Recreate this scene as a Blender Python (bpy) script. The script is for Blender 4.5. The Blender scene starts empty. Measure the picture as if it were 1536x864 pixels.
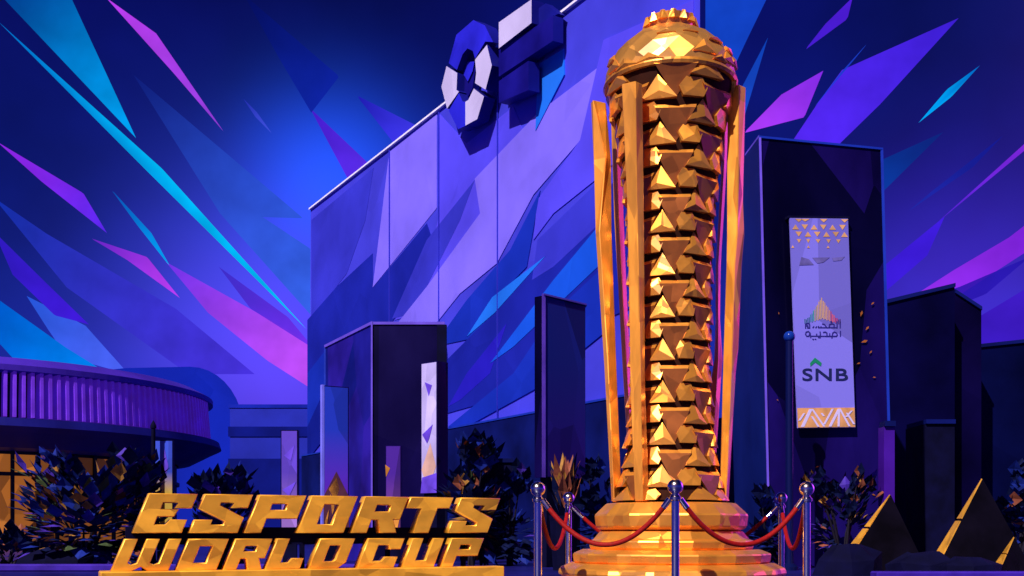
import bpy, bmesh, math, random
from mathutils import Vector, Matrix
rng = random.Random(7)
R = math.radians
S = bpy.context.scene
COL = S.collection

# ---------------------------------------------------------------- camera
F, CX, HY, CH = 1600.0, 768.0, 798.0, 0.667      # focal length (px of the photo), centre column, horizon row, eye height
cd = bpy.data.cameras.new('camera')
cam = bpy.data.objects.new('camera', cd); COL.objects.link(cam)
cam.location = (0, 0, CH); cam.rotation_euler = (R(90), 0, 0)
cd.sensor_width = 36; cd.lens = F / 1536 * 36
cd.shift_y = (HY - 432) / 1536
cd.clip_start = 0.05; cd.clip_end = 3000
S.camera = cam

def P(px, py, Y):
    return Vector(((px - CX) * Y / F, Y, CH + (HY - py) * Y / F))
def PX(px, Y): return (px - CX) * Y / F
def PZ(py, Y): return CH + (HY - py) * Y / F

# ---------------------------------------------------------------- light
SUN_AZ, SUN_EL = 31, 44                           # to the left of the camera's back, above
sd = Vector((-math.sin(R(SUN_AZ)) * math.cos(R(SUN_EL)), -math.cos(R(SUN_AZ)) * math.cos(R(SUN_EL)), math.sin(R(SUN_EL))))
sl = bpy.data.lights.new('sun', 'SUN'); sun = bpy.data.objects.new('sun', sl); COL.objects.link(sun)
sl.energy = 4.7; sl.angle = R(0.5); sl.color = (1, .93, .84)
sun.rotation_euler = (-sd).to_track_quat('-Z', 'Y').to_euler()

W = bpy.data.worlds.new('World'); S.world = W; W.use_nodes = True
wn, wl = W.node_tree.nodes, W.node_tree.links
wn.clear()
w_out = wn.new('ShaderNodeOutputWorld')
w_tc = wn.new('ShaderNodeTexCoord')
def w_math(op, a, b=None):
    n = wn.new('ShaderNodeMath'); n.operation = op
    for i, v in enumerate((a, b)):
        if v is None: continue
        if isinstance(v, (int, float)): n.inputs[i].default_value = v
        else: wl.new(v, n.inputs[i])
    return n.outputs[0]
sep = wn.new('ShaderNodeSeparateXYZ'); wl.new(w_tc.outputs['Generated'], sep.inputs[0])
ramp = wn.new('ShaderNodeValToRGB')
ramp.color_ramp.elements[0].position = 0.0; ramp.color_ramp.elements[0].color = (.012, .030, .40, 1)
ramp.color_ramp.elements[1].position = 1.0; ramp.color_ramp.elements[1].color = (.0015, .002, .05, 1)
for p_, c_ in ((.12, (.009, .022, .36, 1)), (.28, (.003, .008, .18, 1)), (.42, (.0016, .003, .10, 1)), (.6, (.0015, .002, .06, 1))):
    e = ramp.color_ramp.elements.new(p_); e.color = c_
wl.new(w_math('MAXIMUM', sep.outputs[2], 0.0), ramp.inputs[0])
w_nz = wn.new('ShaderNodeTexNoise'); w_nz.inputs['Scale'].default_value = 5; w_nz.inputs['Detail'].default_value = 4
wl.new(w_tc.outputs['Generated'], w_nz.inputs['Vector'])
w_nm = wn.new('ShaderNodeMapRange'); w_nm.inputs[1].default_value = .3; w_nm.inputs[2].default_value = .7; w_nm.inputs[3].default_value = .6; w_nm.inputs[4].default_value = 1.4
wl.new(w_nz.outputs[0], w_nm.inputs[0])
def w_scale(col, fac):
    n = wn.new('ShaderNodeVectorMath'); n.operation = 'SCALE'
    if isinstance(col, tuple): n.inputs[0].default_value = col
    else: wl.new(col, n.inputs[0])
    if isinstance(fac, (int, float)): n.inputs[3].default_value = fac
    else: wl.new(fac, n.inputs[3])
    return n.outputs[0]
def w_add(a, b):
    n = wn.new('ShaderNodeVectorMath'); n.operation = 'ADD'; wl.new(a, n.inputs[0]); wl.new(b, n.inputs[1]); return n.outputs[0]
acc = w_scale(ramp.outputs[0], w_nm.outputs[0])
def lobe(v, power, col):
    global acc
    d = wn.new('ShaderNodeVectorMath'); d.operation = 'DOT_PRODUCT'
    wl.new(w_tc.outputs['Generated'], d.inputs[0]); d.inputs[1].default_value = Vector(v).normalized()
    acc = w_add(acc, w_scale(col, w_math('POWER', w_math('MAXIMUM', d.outputs['Value'], 0.0), power)))
def pdir(px, py): return ((px - CX) / F, 1, (HY - py) / F)
lobe(pdir(500, 270), 420, (.01, .08, .80))        # blue glow round the corner of the great wall
lobe(pdir(430, 560), 160, (.10, .03, .55))        # violet glow low on the left
lobe(pdir(390, 420), 160, (.012, .03, .28))
lobe(pdir(1430, 500), 160, (.045, .008, .34))      # violet glow low on the right
lobe((1, .55, .30), 34, (3.4, .36, 6.0))          # unseen magenta glow added at the right to rim-light the gold
lobe((.75, 1, .95), 60, (.0, .03, .14))
lobe(sd, 22, (2.4, 1.1, .35))                     # warm glow added about the light for the gold to reflect
lobe((-.5, -1, .1), 6, (.05, .015, .10))  # violet glow added behind the camera for dark glass to reflect
sky = wn.new('ShaderNodeTexSky'); sky.sky_type = 'NISHITA'; sky.sun_disc = False
sky.sun_elevation = R(SUN_EL); sky.sun_rotation = R(180 + SUN_AZ)
acc = w_add(acc, w_scale(sky.outputs[0], 0.0006))
bg = wn.new('ShaderNodeBackground'); bg.inputs[1].default_value = .82
wl.new(acc, bg.inputs[0]); wl.new(bg.outputs[0], w_out.inputs[0])

S.view_settings.view_transform = 'Standard'; S.view_settings.look = 'None'
S.view_settings.exposure = .3; S.view_settings.gamma = 1
S.view_settings.use_curve_mapping = False

# ---------------------------------------------------------------- materials
def mat(name, base, rough=.5, metal=0.0, facet=None, fk=.5, stretch=(1, 1, 1), noise=None, emit=None, spec=.14, vary=0.0, coat=0.0, mix=None):
    m = bpy.data.materials.new(name); m.use_nodes = True
    n, l = m.node_tree.nodes, m.node_tree.links
    b = n['Principled BSDF']
    b.inputs['Base Color'].default_value = (*base, 1); b.inputs['Roughness'].default_value = rough
    b.inputs['Metallic'].default_value = metal; b.inputs['Specular IOR Level'].default_value = spec
    b.inputs['Coat Weight'].default_value = coat; b.inputs['Coat Roughness'].default_value = .36
    tc = n.new('ShaderNodeTexCoord')
    mp = n.new('ShaderNodeMapping'); mp.inputs['Scale'].default_value = stretch; mp.inputs['Rotation'].default_value = (.2, .35, .3)
    l.new(tc.outputs['Object'], mp.inputs[0])
    src = None
    if facet:                                      # hammered flat facets: every cell leans its own way
        v = n.new('ShaderNodeTexVoronoi'); v.inputs['Scale'].default_value = facet
        l.new(mp.outputs[0], v.inputs['Vector'])
        s1 = n.new('ShaderNodeVectorMath'); s1.operation = 'SUBTRACT'; s1.inputs[1].default_value = (.5, .5, .5)
        l.new(v.outputs['Color'], s1.inputs[0])
        s2 = n.new('ShaderNodeVectorMath'); s2.operation = 'SCALE'; s2.inputs[3].default_value = fk; l.new(s1.outputs[0], s2.inputs[0])
        g = n.new('ShaderNodeNewGeometry')
        s3 = n.new('ShaderNodeVectorMath'); s3.operation = 'ADD'; l.new(g.outputs['Normal'], s3.inputs[0]); l.new(s2.outputs[0], s3.inputs[1])
        s4 = n.new('ShaderNodeVectorMath'); s4.operation = 'NORMALIZE'; l.new(s3.outputs[0], s4.inputs[0])
        l.new(s4.outputs[0], b.inputs['Normal'])
        src = v.outputs['Color']
    base_src = None
    if mix:                                        # second colour in some cells; on dark glass it paints violet reflections
        v2 = n.new('ShaderNodeTexVoronoi'); v2.inputs['Scale'].default_value = mix[1]
        mp2 = n.new('ShaderNodeMapping'); mp2.inputs['Rotation'].default_value = (.3, .7, .2); mp2.inputs['Scale'].default_value = (1, 1, .38)
        l.new(tc.outputs['Object'], mp2.inputs[0]); l.new(mp2.outputs[0], v2.inputs['Vector'])
        sc2 = n.new('ShaderNodeSeparateColor'); l.new(v2.outputs['Color'], sc2.inputs[0])
        pw = n.new('ShaderNodeMath'); pw.operation = 'POWER'; pw.inputs[1].default_value = 2.2; l.new(sc2.outputs[0], pw.inputs[0])
        mx2 = n.new('ShaderNodeMix'); mx2.data_type = 'RGBA'; mx2.inputs[6].default_value = (*base, 1); mx2.inputs[7].default_value = (*mix[0], 1)
        l.new(pw.outputs[0], mx2.inputs[0]); base_src = mx2.outputs[2]
        l.new(base_src, b.inputs['Base Color'])
    if noise or vary:
        nz = n.new('ShaderNodeTexNoise'); nz.inputs['Scale'].default_value = noise or 3; nz.inputs['Detail'].default_value = 5
        l.new(mp.outputs[0], nz.inputs['Vector'])
        mr = n.new('ShaderNodeMapRange'); mr.inputs[1].default_value = .3; mr.inputs[2].default_value = .7
        mr.inputs[3].default_value = 1 - (vary or .2); mr.inputs[4].default_value = 1 + (vary or .2)
        l.new(nz.outputs[0], mr.inputs[0])
        sc = n.new('ShaderNodeVectorMath'); sc.operation = 'SCALE'; sc.inputs[0].default_value = base
        if base_src: l.new(base_src, sc.inputs[0])
        l.new(mr.outputs[0], sc.inputs[3]); l.new(sc.outputs[0], b.inputs['Base Color'])
        mr2 = n.new('ShaderNodeMapRange'); mr2.inputs[3].default_value = max(.03, rough - .1); mr2.inputs[4].default_value = min(1, rough + .12)
        l.new(nz.outputs[0], mr2.inputs[0]); l.new(mr2.outputs[0], b.inputs['Roughness'])
    if emit:
        b.inputs['Emission Color'].default_value = (*emit[0], 1); b.inputs['Emission Strength'].default_value = emit[1]
    return m

GOLD = (.92, .355, .042)
M = dict(
    gold=mat('gold_facets', GOLD, .34, .64, facet=7, fk=.32, coat=.7, noise=5, vary=.15),
    gold_long=mat('gold_strut', GOLD, .33, .42, facet=3, fk=.36, stretch=(3, 3, .7), coat=.7, noise=5, vary=.15),
    gold_dome=mat('gold_dome', (.93, .42, .08), .35, .74, facet=4.5, fk=.32, coat=.7, noise=4, vary=.12),
    gold_letter=mat('gold_letter', (.95, .43, .038), .36, .36, facet=2.6, fk=.36, stretch=(1, 1, 1.6), coat=.3, noise=4, vary=.15),
    bronze=mat('bronze_panel', (.30, .085, .018), .4, .5, facet=8, fk=.25, noise=5, vary=.2, coat=.4),  # darker gold painting the shade on the downward-leaning triangles
    core=mat('dark_bronze', (.03, .009, .006), .85, 0, spec=.05, noise=6, vary=.3),  # near-black core paints the shade in the gaps between plates
    chrome=mat('chrome', (.55, .55, .66), .14, 1.0, noise=20, vary=.05),
    rope=mat('red_velvet', (.26, .005, .006), .6, 0, noise=60, vary=.25),
    ground=mat('plaza_paving', (.007, .006, .13), .34, 0, spec=.3, facet=.9, fk=.05, noise=1.4, vary=.45),
    kerb=mat('kerb_stone', (.035, .012, .30), .5, 0, noise=3, vary=.3),
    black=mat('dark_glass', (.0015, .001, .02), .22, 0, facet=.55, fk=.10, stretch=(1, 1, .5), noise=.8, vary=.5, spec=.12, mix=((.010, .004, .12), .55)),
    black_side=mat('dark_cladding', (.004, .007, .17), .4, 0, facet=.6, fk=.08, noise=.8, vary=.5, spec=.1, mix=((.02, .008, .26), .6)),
    navy=mat('navy_cladding', (.002, .005, .09), .7, 0, spec=.05, noise=.5, vary=.5),
    edge=mat('pale_edge_trim', (.12, .07, .62), .4, 0, noise=2, vary=.15),  # pale colour along edges, standing in for rim light
    edge_blue=mat('blue_edge_trim', (.008, .028, .38), .4, 0, noise=2, vary=.15),  # blue colour along edges, standing in for rim light
    white_trim=mat('white_coping', (.75, .72, .92), .4, 0, noise=2, vary=.08),
    panel_lilac=mat('panel_lilac', (.42, .38, .86), .5, 0, noise=2, vary=.2),
    steel_blue=mat('blue_steel', (.012, .04, .30), .35, .2, noise=3, vary=.2),
    stone=mat('dark_stone', (.002, .002, .022), .8, 0, spec=.05, noise=3, vary=.4),
)

# ---------------------------------------------------------------- builders
class MB:
    def __init__(s): s.v = []; s.f = []; s.mi = []
    def poly(s, pts, mi=0):
        i = len(s.v); s.v += [Vector(p) for p in pts]; s.f.append(list(range(i, i + len(pts)))); s.mi.append(mi)
    def prism(s, pts, back, mi=0, smi=None):
        pts = [Vector(p) for p in pts]; n = len(pts); i = len(s.v); back = Vector(back)
        s.v += pts + [p + back for p in pts]
        s.f.append([i + k for k in range(n)]); s.mi.append(mi)
        s.f.append([i + n + k for k in reversed(range(n))]); s.mi.append(mi if smi is None else smi)
        for k in range(n):
            a, b = i + k, i + (k + 1) % n
            s.f.append([b, a, a + n, b + n]); s.mi.append(mi if smi is None else smi)
    def box(s, a, b, mi=0):
        x0, y0, z0 = a; x1, y1, z1 = b
        s.prism([(x0, y0, z0), (x1, y0, z0), (x1, y0, z1), (x0, y0, z1)], (0, y1 - y0, 0), mi)
    def loft(s, rings, mi=0, caps=True):
        n = len(rings[0]); i = len(s.v)
        for r in rings: s.v += [Vector(p) for p in r]
        for k in range(len(rings) - 1):
            for j in range(n):
                a = i + k * n + j; b = i + k * n + (j + 1) % n
                s.f.append([a, b, b + n, a + n]); s.mi.append(mi)
        if caps:
            s.f.append([i + j for j in reversed(range(n))]); s.mi.append(mi)
            s.f.append([i + (len(rings) - 1) * n + j for j in range(n)]); s.mi.append(mi)
    def lathe(s, c, prof, n=24, mi=0, ph=0, a0=0, a1=2 * math.pi):
        full = abs(a1 - a0 - 2 * math.pi) < 1e-6
        rings = []
        for r, z in prof:
            m_ = n if full else n + 1
            rings.append([(c[0] + r * math.sin(ph + a0 + (a1 - a0) * k / n), c[1] - r * math.cos(ph + a0 + (a1 - a0) * k / n), z) for k in range(m_)])
        s.loft(rings, mi)
    def tube(s, pts, r, n=8, mi=0):
        pts = [Vector(p) for p in pts]; rings = []
        for i, p in enumerate(pts):
            d = (pts[min(i + 1, len(pts) - 1)] - pts[max(i - 1, 0)]).normalized()
            u = d.cross(Vector((0, 0, 1)))
            u = u.normalized() if u.length > 1e-4 else Vector((1, 0, 0))
            w = d.cross(u); rr = r[i] if isinstance(r, (list, tuple)) else r
            rings.append([p + u * rr * math.cos(2 * math.pi * k / n) + w * rr * math.sin(2 * math.pi * k / n) for k in range(n)])
        s.loft(rings, mi)
    def ball(s, c, r, n=16, mi=0):
        prof = [(max(1e-4, r * math.sin(math.pi * k / (n // 2))), c[2] - r * math.cos(math.pi * k / (n // 2))) for k in range(n // 2 + 1)]
        s.lathe(c, prof, n, mi)
    def build(s, name, mats, parent=None, smooth=False, bevel=0, recalc=True):
        me = bpy.data.meshes.new(name)
        me.from_pydata([tuple(p) for p in s.v], [], s.f)
        mats = mats if isinstance(mats, (list, tuple)) else [mats]
        for m in mats: me.materials.append(m)
        for p, k in zip(me.polygons, s.mi): p.material_index = k
        if recalc:
            bm = bmesh.new(); bm.from_mesh(me); bmesh.ops.recalc_face_normals(bm, faces=bm.faces); bm.to_mesh(me); bm.free()
        if smooth:
            for p in me.polygons: p.use_smooth = True
            me.set_sharp_from_angle(angle=R(40))
        o = bpy.data.objects.new(name, me); COL.objects.link(o)
        if bevel:
            b = o.modifiers.new('bevel', 'BEVEL'); b.width = bevel; b.segments = 1; b.limit_method = 'ANGLE'
        if parent:
            o.parent = parent
            o.matrix_parent_inverse = parent.matrix_basis.inverted()
        return o

def tag(o, label, cat, group=None, kind=None):
    o['label'] = label; o['category'] = cat
    if group: o['group'] = group
    if kind: o['kind'] = kind
    return o
def thing(name, loc, label, cat, group=None):
    o = bpy.data.objects.new(name, None); COL.objects.link(o); o.location = loc; o.empty_display_size = .2
    return tag(o, label, cat, group)
def structure(o): o['kind'] = 'structure'; return o

class Plane:                                       # a vertical plane through A along t (right-hand seen from the camera)
    def __init__(s, A, t):
        s.A = Vector(A); s.t = Vector(t).normalized(); s.n = Vector((s.t.y, -s.t.x, 0))
    def at(s, px, py, d=0.0):
        A = s.A + s.n * d; k = (px - CX) / F
        q = (k * A.y - A.x) / (s.t.x - k * s.t.y)
        Y = A.y + q * s.t.y
        return Vector((A.x + q * s.t.x, Y, PZ(py, Y)))

# ---------------------------------------------------------------- ground
g = MB(); g.poly([(-900, -60, 0), (900, -60, 0), (900, 1500, 0), (-900, 1500, 0)])
structure(g.build('ground', M['ground'], recalc=False))
k = MB(); k.box((-26, 18.0, 0.001), (-1.2, 18.35, .12)); k.box((5.2, 15.2, 0.001), (26, 15.5, .10))
structure(k.build('kerb', M['kerb'], bevel=.02))

# ---------------------------------------------------------------- shards of light in the night sky
def shard_mat(c0, c1, a0, a1):
    m = bpy.data.materials.new('light_shard'); m.use_nodes = True
    n, l = m.node_tree.nodes, m.node_tree.links; n.clear()
    out = n.new('ShaderNodeOutputMaterial'); at = n.new('ShaderNodeAttribute'); at.attribute_name = 'along'
    mx = n.new('ShaderNodeMix'); mx.data_type = 'RGBA'; mx.inputs[6].default_value = (*c0, 1); mx.inputs[7].default_value = (*c1, 1)
    l.new(at.outputs['Fac'], mx.inputs[0])
    mr = n.new('ShaderNodeMapRange'); mr.inputs[3].default_value = a0; mr.inputs[4].default_value = a1; l.new(at.outputs['Fac'], mr.inputs[0])
    nz = n.new('ShaderNodeTexNoise'); nz.inputs['Scale'].default_value = .12; nz.inputs['Detail'].default_value = 3
    tc = n.new('ShaderNodeTexCoord'); l.new(tc.outputs['Object'], nz.inputs['Vector'])
    nm = n.new('ShaderNodeMapRange'); nm.inputs[1].default_value = .3; nm.inputs[2].default_value = .7; nm.inputs[3].default_value = .68; nm.inputs[4].default_value = .95
    l.new(nz.outputs[0], nm.inputs[0])
    em = n.new('ShaderNodeEmission'); l.new(mx.outputs[2], em.inputs[0]); l.new(nm.outputs[0], em.inputs[1])
    tr = n.new('ShaderNodeBsdfTransparent'); ms = n.new('ShaderNodeMixShader')
    l.new(mr.outputs[0], ms.inputs[0]); l.new(tr.outputs[0], ms.inputs[1]); l.new(em.outputs[0], ms.inputs[2])
    l.new(ms.outputs[0], out.inputs[0])
    m.cycles.emission_sampling = 'NONE'
    return m
shard_i = [0]
def shard(label, pts, c0, c1, a0, a1, far=None):
    i = shard_i[0]; shard_i[0] += 1
    Y = 230 - 2.5 * i
    p3 = [P(x, y, Y) for x, y in pts]
    far = len(pts) // 2 if far is None else far
    c = sum(p3, Vector()) / len(p3)
    b = MB(); b.prism([p - c for p in p3], (0, 1.2, 0))
    o = b.build('light_shard', shard_mat(c0, c1, a0, a1)); o.location = c
    ax = (p3[far] - p3[0]); L2 = ax.dot(ax)
    at = o.data.attributes.new('along', 'FLOAT', 'POINT')
    for vi, v in enumerate(o.data.vertices):
        p = Vector((v.co.x, 0, v.co.z)) + c
        at.data[vi].value = min(1, max(0, (p - Vector((p3[0].x, c.y, p3[0].z))).dot(ax) / L2))
    tag(o, label, 'light shard', 'angular shards of light across the night sky')
    return o
CY, BL, DB, MG, PU, VI = (0, .42, .95), (.02, .12, .75), (.008, .03, .35), (.48, .045, .85), (.20, .02, .78), (.06, .012, .75)
# left of the wall
shard('wide faint blue shard running down to the corner of the great wall', [(200, 112), (452, 325), (390, 323), (464, 372), (464, 470), (330, 320)], DB, (.035, .12, .80), .10, .9, 4)
shard('long dim blue band low on the left, ending above the arena', [(-10, 296), (69, 350), (262, 462), (380, 560), (281, 560), (100, 431)], (.006, .03, .42), (.06, .03, .70), .6, .9, 3)
shard('pale blue blade just above the left end of the arena roof', [(40, 444), (125, 487), (190, 560), (100, 535), (72, 494)], (.02, .10, .75), (.07, .12, .90), .8, .9, 2)
shard('bright blue wedge at the left border touching the arena roof', [(-10, 445), (94, 519), (160, 560), (40, 560), (-10, 505)], (0, .10, .62), (0, .22, .85), .9, .9, 2)
shard('indigo blade at the left border above the blue wedge', [(-8, 350), (62, 419), (130, 485), (81, 472), (19, 412)], (.03, .01, .55), (.05, .01, .68), .7, .95, 2)
shard('broad cyan shard at the top left with a pointed lower end', [(0, -8), (103, -8), (201, 204)], (0, .06, .35), (0, .36, .90), .45, .95, 2)
shard('magenta kite shaped shard at the top, left of the logo', [(160, -3), (234, 50), (333, 194), (256, 104)], MG, (.30, .05, .75), .95, .75, 2)
shard('violet kite shaped shard at the left border', [(-4, 213), (122, 288), (157, 347), (62, 272)], (.30, .02, .85), (.10, .02, .85), .95, .85, 2)
shard('small magenta kite in the middle of the left sky', [(138, 358), (219, 385), (267, 445), (188, 388)], (.18, .02, .7), MG, .6, 1, 2)
shard('largest magenta shard, spreading toward the foot of the great wall', [(249, 393), (470, 516), (470, 585), (400, 540), (312, 469)], (.16, .03, .80), (.55, .08, .95), .9, 1, 2)
shard('dim purple shard between the magenta shard and the wall', [(328, 400), (431, 475), (470, 522), (375, 462)], (.04, .01, .5), (.16, .03, .85), .4, .9, 2)
shard('longest thin cyan streak across the left sky', [(-4, 31), (242, 252), (458, 492), (218, 254)], (0, .14, .60), (0, .50, .95), .8, .95, 1)
shard('short thin cyan sliver under the long streak', [(168, 286), (224, 347), (251, 395), (206, 338)], (0, .10, .55), (0, .35, .9), .5, .9, 2)
shard('faint blue sliver between the cyan streak and the magenta kite', [(365, 148), (385, 168), (405, 196), (381, 172)], (.02, .03, .5), (.05, .08, .7), .6, .8, 2)
shard('purple spike rising from the sloping top edge of the wall', [(465, 162), (560, 252), (524, 272)], (.06, .01, .62), (.10, .025, .80), .85, .95, 1)
shard('dim indigo spike beside the wall, nearest to the round logo', [(537, 144), (632, 192), (595, 218)], (.015, .012, .5), (.05, .04, .85), .8, .95, 1)
shard('faint blue shard high in the sky above the purple spike', [(366, -8), (422, 40), (506, 112), (465, 165), (416, 82)], (.001, .004, .12), (.004, .014, .34), .3, .7, 3)
# right of the trophy
shard('broad blue shard beside the dome of the trophy', [(1153, -8), (1122, 56), (1080, 145), (1060, 150), (1060, -8)], (.006, .05, .52), (.006, .06, .60), .9, .9, 2)
shard('narrow dark blue blade between the trophy and the magenta kite', [(1152, 56), (1130, 130), (1112, 190), (1108, 140)], (.004, .05, .45), (.01, .06, .55), .8, .9, 2)
shard('dim blue shard fading beside the upper tower corner', [(1415, 198), (1330, 282), (1300, 250)], (.003, .02, .22), (.003, .035, .30), .5, .9, 1)
shard('faint navy band across the right sky', [(1505, 203), (1460, 250), (1366, 314), (1400, 285)], (.006, .01, .30), (.012, .02, .36), .6, .7, 2)
shard('largest violet shard, slanting up from the top of the tower', [(1438, 27), (1324, 152), (1249, 225), (1180, 225), (1230, 150), (1263, 105)], (.05, .014, .72), (.085, .02, .85), .92, .95, 3)
shard('magenta kite shaped shard between the trophy and the tower', [(1235, 106), (1208, 172), (1120, 195), (1172, 142)], (.24, .025, .85), (.38, .04, .85), .95, .9, 2)
shard('short violet shard at the top border right of the trophy', [(1279, -4), (1272, 25), (1212, 69), (1238, 36)], (.08, .012, .70), (.05, .01, .55), .9, .85, 2)
shard('slim blue sliver laid across the violet shard', [(1300, 66), (1277, 94), (1225, 156), (1262, 108)], (.01, .05, .55), (.015, .03, .7), .8, .8, 2)
shard('small cyan kite alone in the right sky', [(1470, 98), (1430, 142), (1382, 180), (1422, 133)], (0, .14, .62), (0, .34, .85), .85, .95, 1)
shard('thin violet streak at the right border', [(1545, 209), (1545, 219), (1413, 328)], (.22, .02, .75), (.07, .015, .6), .95, .8, 2)
shard('violet wedge touching the right edge of the tower', [(1417, 325), (1391, 383), (1325, 440), (1325, 400)], (.05, .012, .75), (.04, .01, .62), .9, .95, 2)
shard('big magenta blade at the right border above the dark blocks', [(1545, 333), (1545, 374), (1440, 442), (1330, 470), (1436, 402), (1519, 353)], (.20, .015, .70), (.30, .03, .85), .9, .95, 3)
shard('dim violet wedge under the magenta blade at the right border', [(1545, 430), (1545, 540), (1455, 540), (1465, 478)], (.05, .01, .55), (.04, .01, .5), .8, .9, 2)
shard('dark indigo shard low behind the dark blocks on the right', [(1545, 385), (1480, 440), (1330, 500), (1330, 465), (1440, 430)], (.02, .008, .42), (.03, .01, .5), .7, .8, 2)

# ---------------------------------------------------------------- the great wall
A = P(466, 315, 60); ztop = A.z
tB = Vector((13.7, -23.7, 0)).normalized()
WP = Plane((A.x, A.y, 0), tB)
wr = WP.at(1050, 400); wr.z = 0
wall = thing('feature_wall', (A.x, A.y, 0), 'huge blue and lilac wall with a sloping roofline and angular painted facets, behind the trophy', 'wall')
Wn = WP.n
b = MB(); a0 = Vector((A.x, A.y, 0))
wb = wr + Vector((wr.x, wr.y, 0)).normalized() * 5 - Vector((.5, 0, 0)); ab = a0 - Wn * 5
b.prism([a0, wr, wb, ab], (0, 0, ztop))
wallmat = mat('wall_render', (.045, .045, .62), .55, 0, facet=.35, fk=.10, noise=.35, vary=.16)
b.build('wall_body', wallmat, wall)
mural_cols = dict(L=(.175, .130, .84), L2=(.075, .058, .78), M=(.03, .032, .52), D=(.008, .014, .33), D2=(.004, .010, .25), C=(.012, .15, .80), C2=(.006, .075, .66), B=(.006, .024, .42), V=(.016, .010, .48))  # facet colours carry the wall's light falloff, lilac high and dark blue low
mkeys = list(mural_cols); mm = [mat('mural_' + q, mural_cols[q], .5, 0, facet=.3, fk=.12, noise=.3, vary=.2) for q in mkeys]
mur = MB(); mi_ = [0]
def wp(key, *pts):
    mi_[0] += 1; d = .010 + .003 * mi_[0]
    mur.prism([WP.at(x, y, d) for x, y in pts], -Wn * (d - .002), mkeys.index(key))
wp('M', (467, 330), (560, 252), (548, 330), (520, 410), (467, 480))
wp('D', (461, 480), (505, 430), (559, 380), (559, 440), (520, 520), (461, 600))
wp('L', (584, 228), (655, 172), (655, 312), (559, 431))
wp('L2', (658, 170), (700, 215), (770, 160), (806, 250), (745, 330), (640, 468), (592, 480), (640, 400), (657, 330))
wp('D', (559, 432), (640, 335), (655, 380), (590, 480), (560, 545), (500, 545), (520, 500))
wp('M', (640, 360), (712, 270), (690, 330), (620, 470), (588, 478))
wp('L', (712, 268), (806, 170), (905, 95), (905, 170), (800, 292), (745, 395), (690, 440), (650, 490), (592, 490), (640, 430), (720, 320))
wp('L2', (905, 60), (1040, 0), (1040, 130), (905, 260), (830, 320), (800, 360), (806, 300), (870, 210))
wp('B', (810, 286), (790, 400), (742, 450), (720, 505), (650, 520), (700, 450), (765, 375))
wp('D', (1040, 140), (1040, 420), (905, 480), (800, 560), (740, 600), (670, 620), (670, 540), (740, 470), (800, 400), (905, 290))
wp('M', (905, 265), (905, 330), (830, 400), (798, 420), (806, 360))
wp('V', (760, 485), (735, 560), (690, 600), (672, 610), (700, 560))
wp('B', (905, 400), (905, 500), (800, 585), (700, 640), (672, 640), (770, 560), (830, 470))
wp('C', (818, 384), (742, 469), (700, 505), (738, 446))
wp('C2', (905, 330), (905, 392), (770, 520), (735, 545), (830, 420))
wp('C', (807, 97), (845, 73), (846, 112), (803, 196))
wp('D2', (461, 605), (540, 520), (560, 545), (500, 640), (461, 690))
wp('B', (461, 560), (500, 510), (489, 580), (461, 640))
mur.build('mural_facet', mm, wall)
c_ = MB(); up = Vector((0, 0, ztop))
c_.prism([a0 + up + Wn * .12, wr + up + Wn * .12, wr + up + Wn * .12 + Vector((0, 0, .085)), a0 + up + Wn * .12 + Vector((0, 0, .085))], -Wn * .9)
c_.build('coping', M['white_trim'], wall)  # painted white to hold the highlight along the wall top
c_ = MB()
for px in (583, 657, 745):
    q = WP.at(px, 400, .085); q.z = 0
    c_.prism([q, q + WP.t * .022, q + WP.t * .022 + Vector((0, 0, ztop - .1)), q + Vector((0, 0, ztop - .1))], -Wn * .05)
c_.build('panel_joint', mm[mkeys.index('M')], wall)
c_ = MB(); z1 = 4.9
q0, q1 = a0 + Wn * .5 - WP.t * .1, wr + Wn * .5
c_.prism([q0, q1, q1 + Vector((0, 0, z1)), q0 + Vector((0, 0, z1))], -Wn * .7)
c_.build('base_cladding', M['navy'], wall)
c_ = MB(); c_.prism([q0 + Wn * .03 + Vector((0, 0, z1)), q1 + Wn * .03 + Vector((0, 0, z1)), q1 + Wn * .03 + Vector((0, 0, z1 + .07)), q0 + Wn * .03 + Vector((0, 0, z1 + .07))], -Wn * .5)
c_.build('base_ledge', M['edge_blue'], wall)

# ---------------------------------------------------------------- emblem on the wall
def z5(u, v): return (640 + u / 3.93, v / 3.93)
em = thing('wall_emblem', WP.at(735, 200, .5), 'white and blue faceted ring and bars emblem on the top edge of the wall', 'emblem')
m_white = mat('emblem_white', (.50, .45, .78), .45, 0, facet=.5, fk=.1, noise=.6, vary=.1)
m_eblue = mat('emblem_blue', (.02, .018, .60), .4, 0, facet=.5, fk=.15, noise=.6, vary=.25)
m_eside = mat('emblem_side', (.005, .006, .19), .45, 0, noise=.6, vary=.3)
m_edark = mat('emblem_indigo', (.006, .004, .17), .4, 0, facet=.4, fk=.15, noise=.6, vary=.35)
DW = .75
def piece(name, m, zs, d=DW, th=.5, back=0):
    b = MB(); b.prism([WP.at(*z5(*q), d) for q in zs], -Wn * th, 0, 1)
    return b.build(name, [m, m_eside], em)
piece('ring_segment', m_eblue, [(175, 205), (275, 118), (343, 150), (392, 248), (345, 245), (285, 345), (272, 300), (240, 285), (212, 320), (178, 412), (130, 372)])
piece('ring_segment', m_white, [(117, 390), (180, 430), (176, 530), (190, 540), (120, 640), (87, 512)])
piece('ring_segment', m_white, [(355, 264), (384, 385), (347, 528), (285, 490), (292, 430), (285, 352)])
piece('ring_segment', m_eblue, [(190, 548), (212, 598), (228, 600), (228, 742), (185, 762), (130, 652)], DW)
piece('ring_segment', m_white, [(228, 600), (245, 590), (278, 522), (338, 568), (298, 702), (228, 740)], DW)
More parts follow.
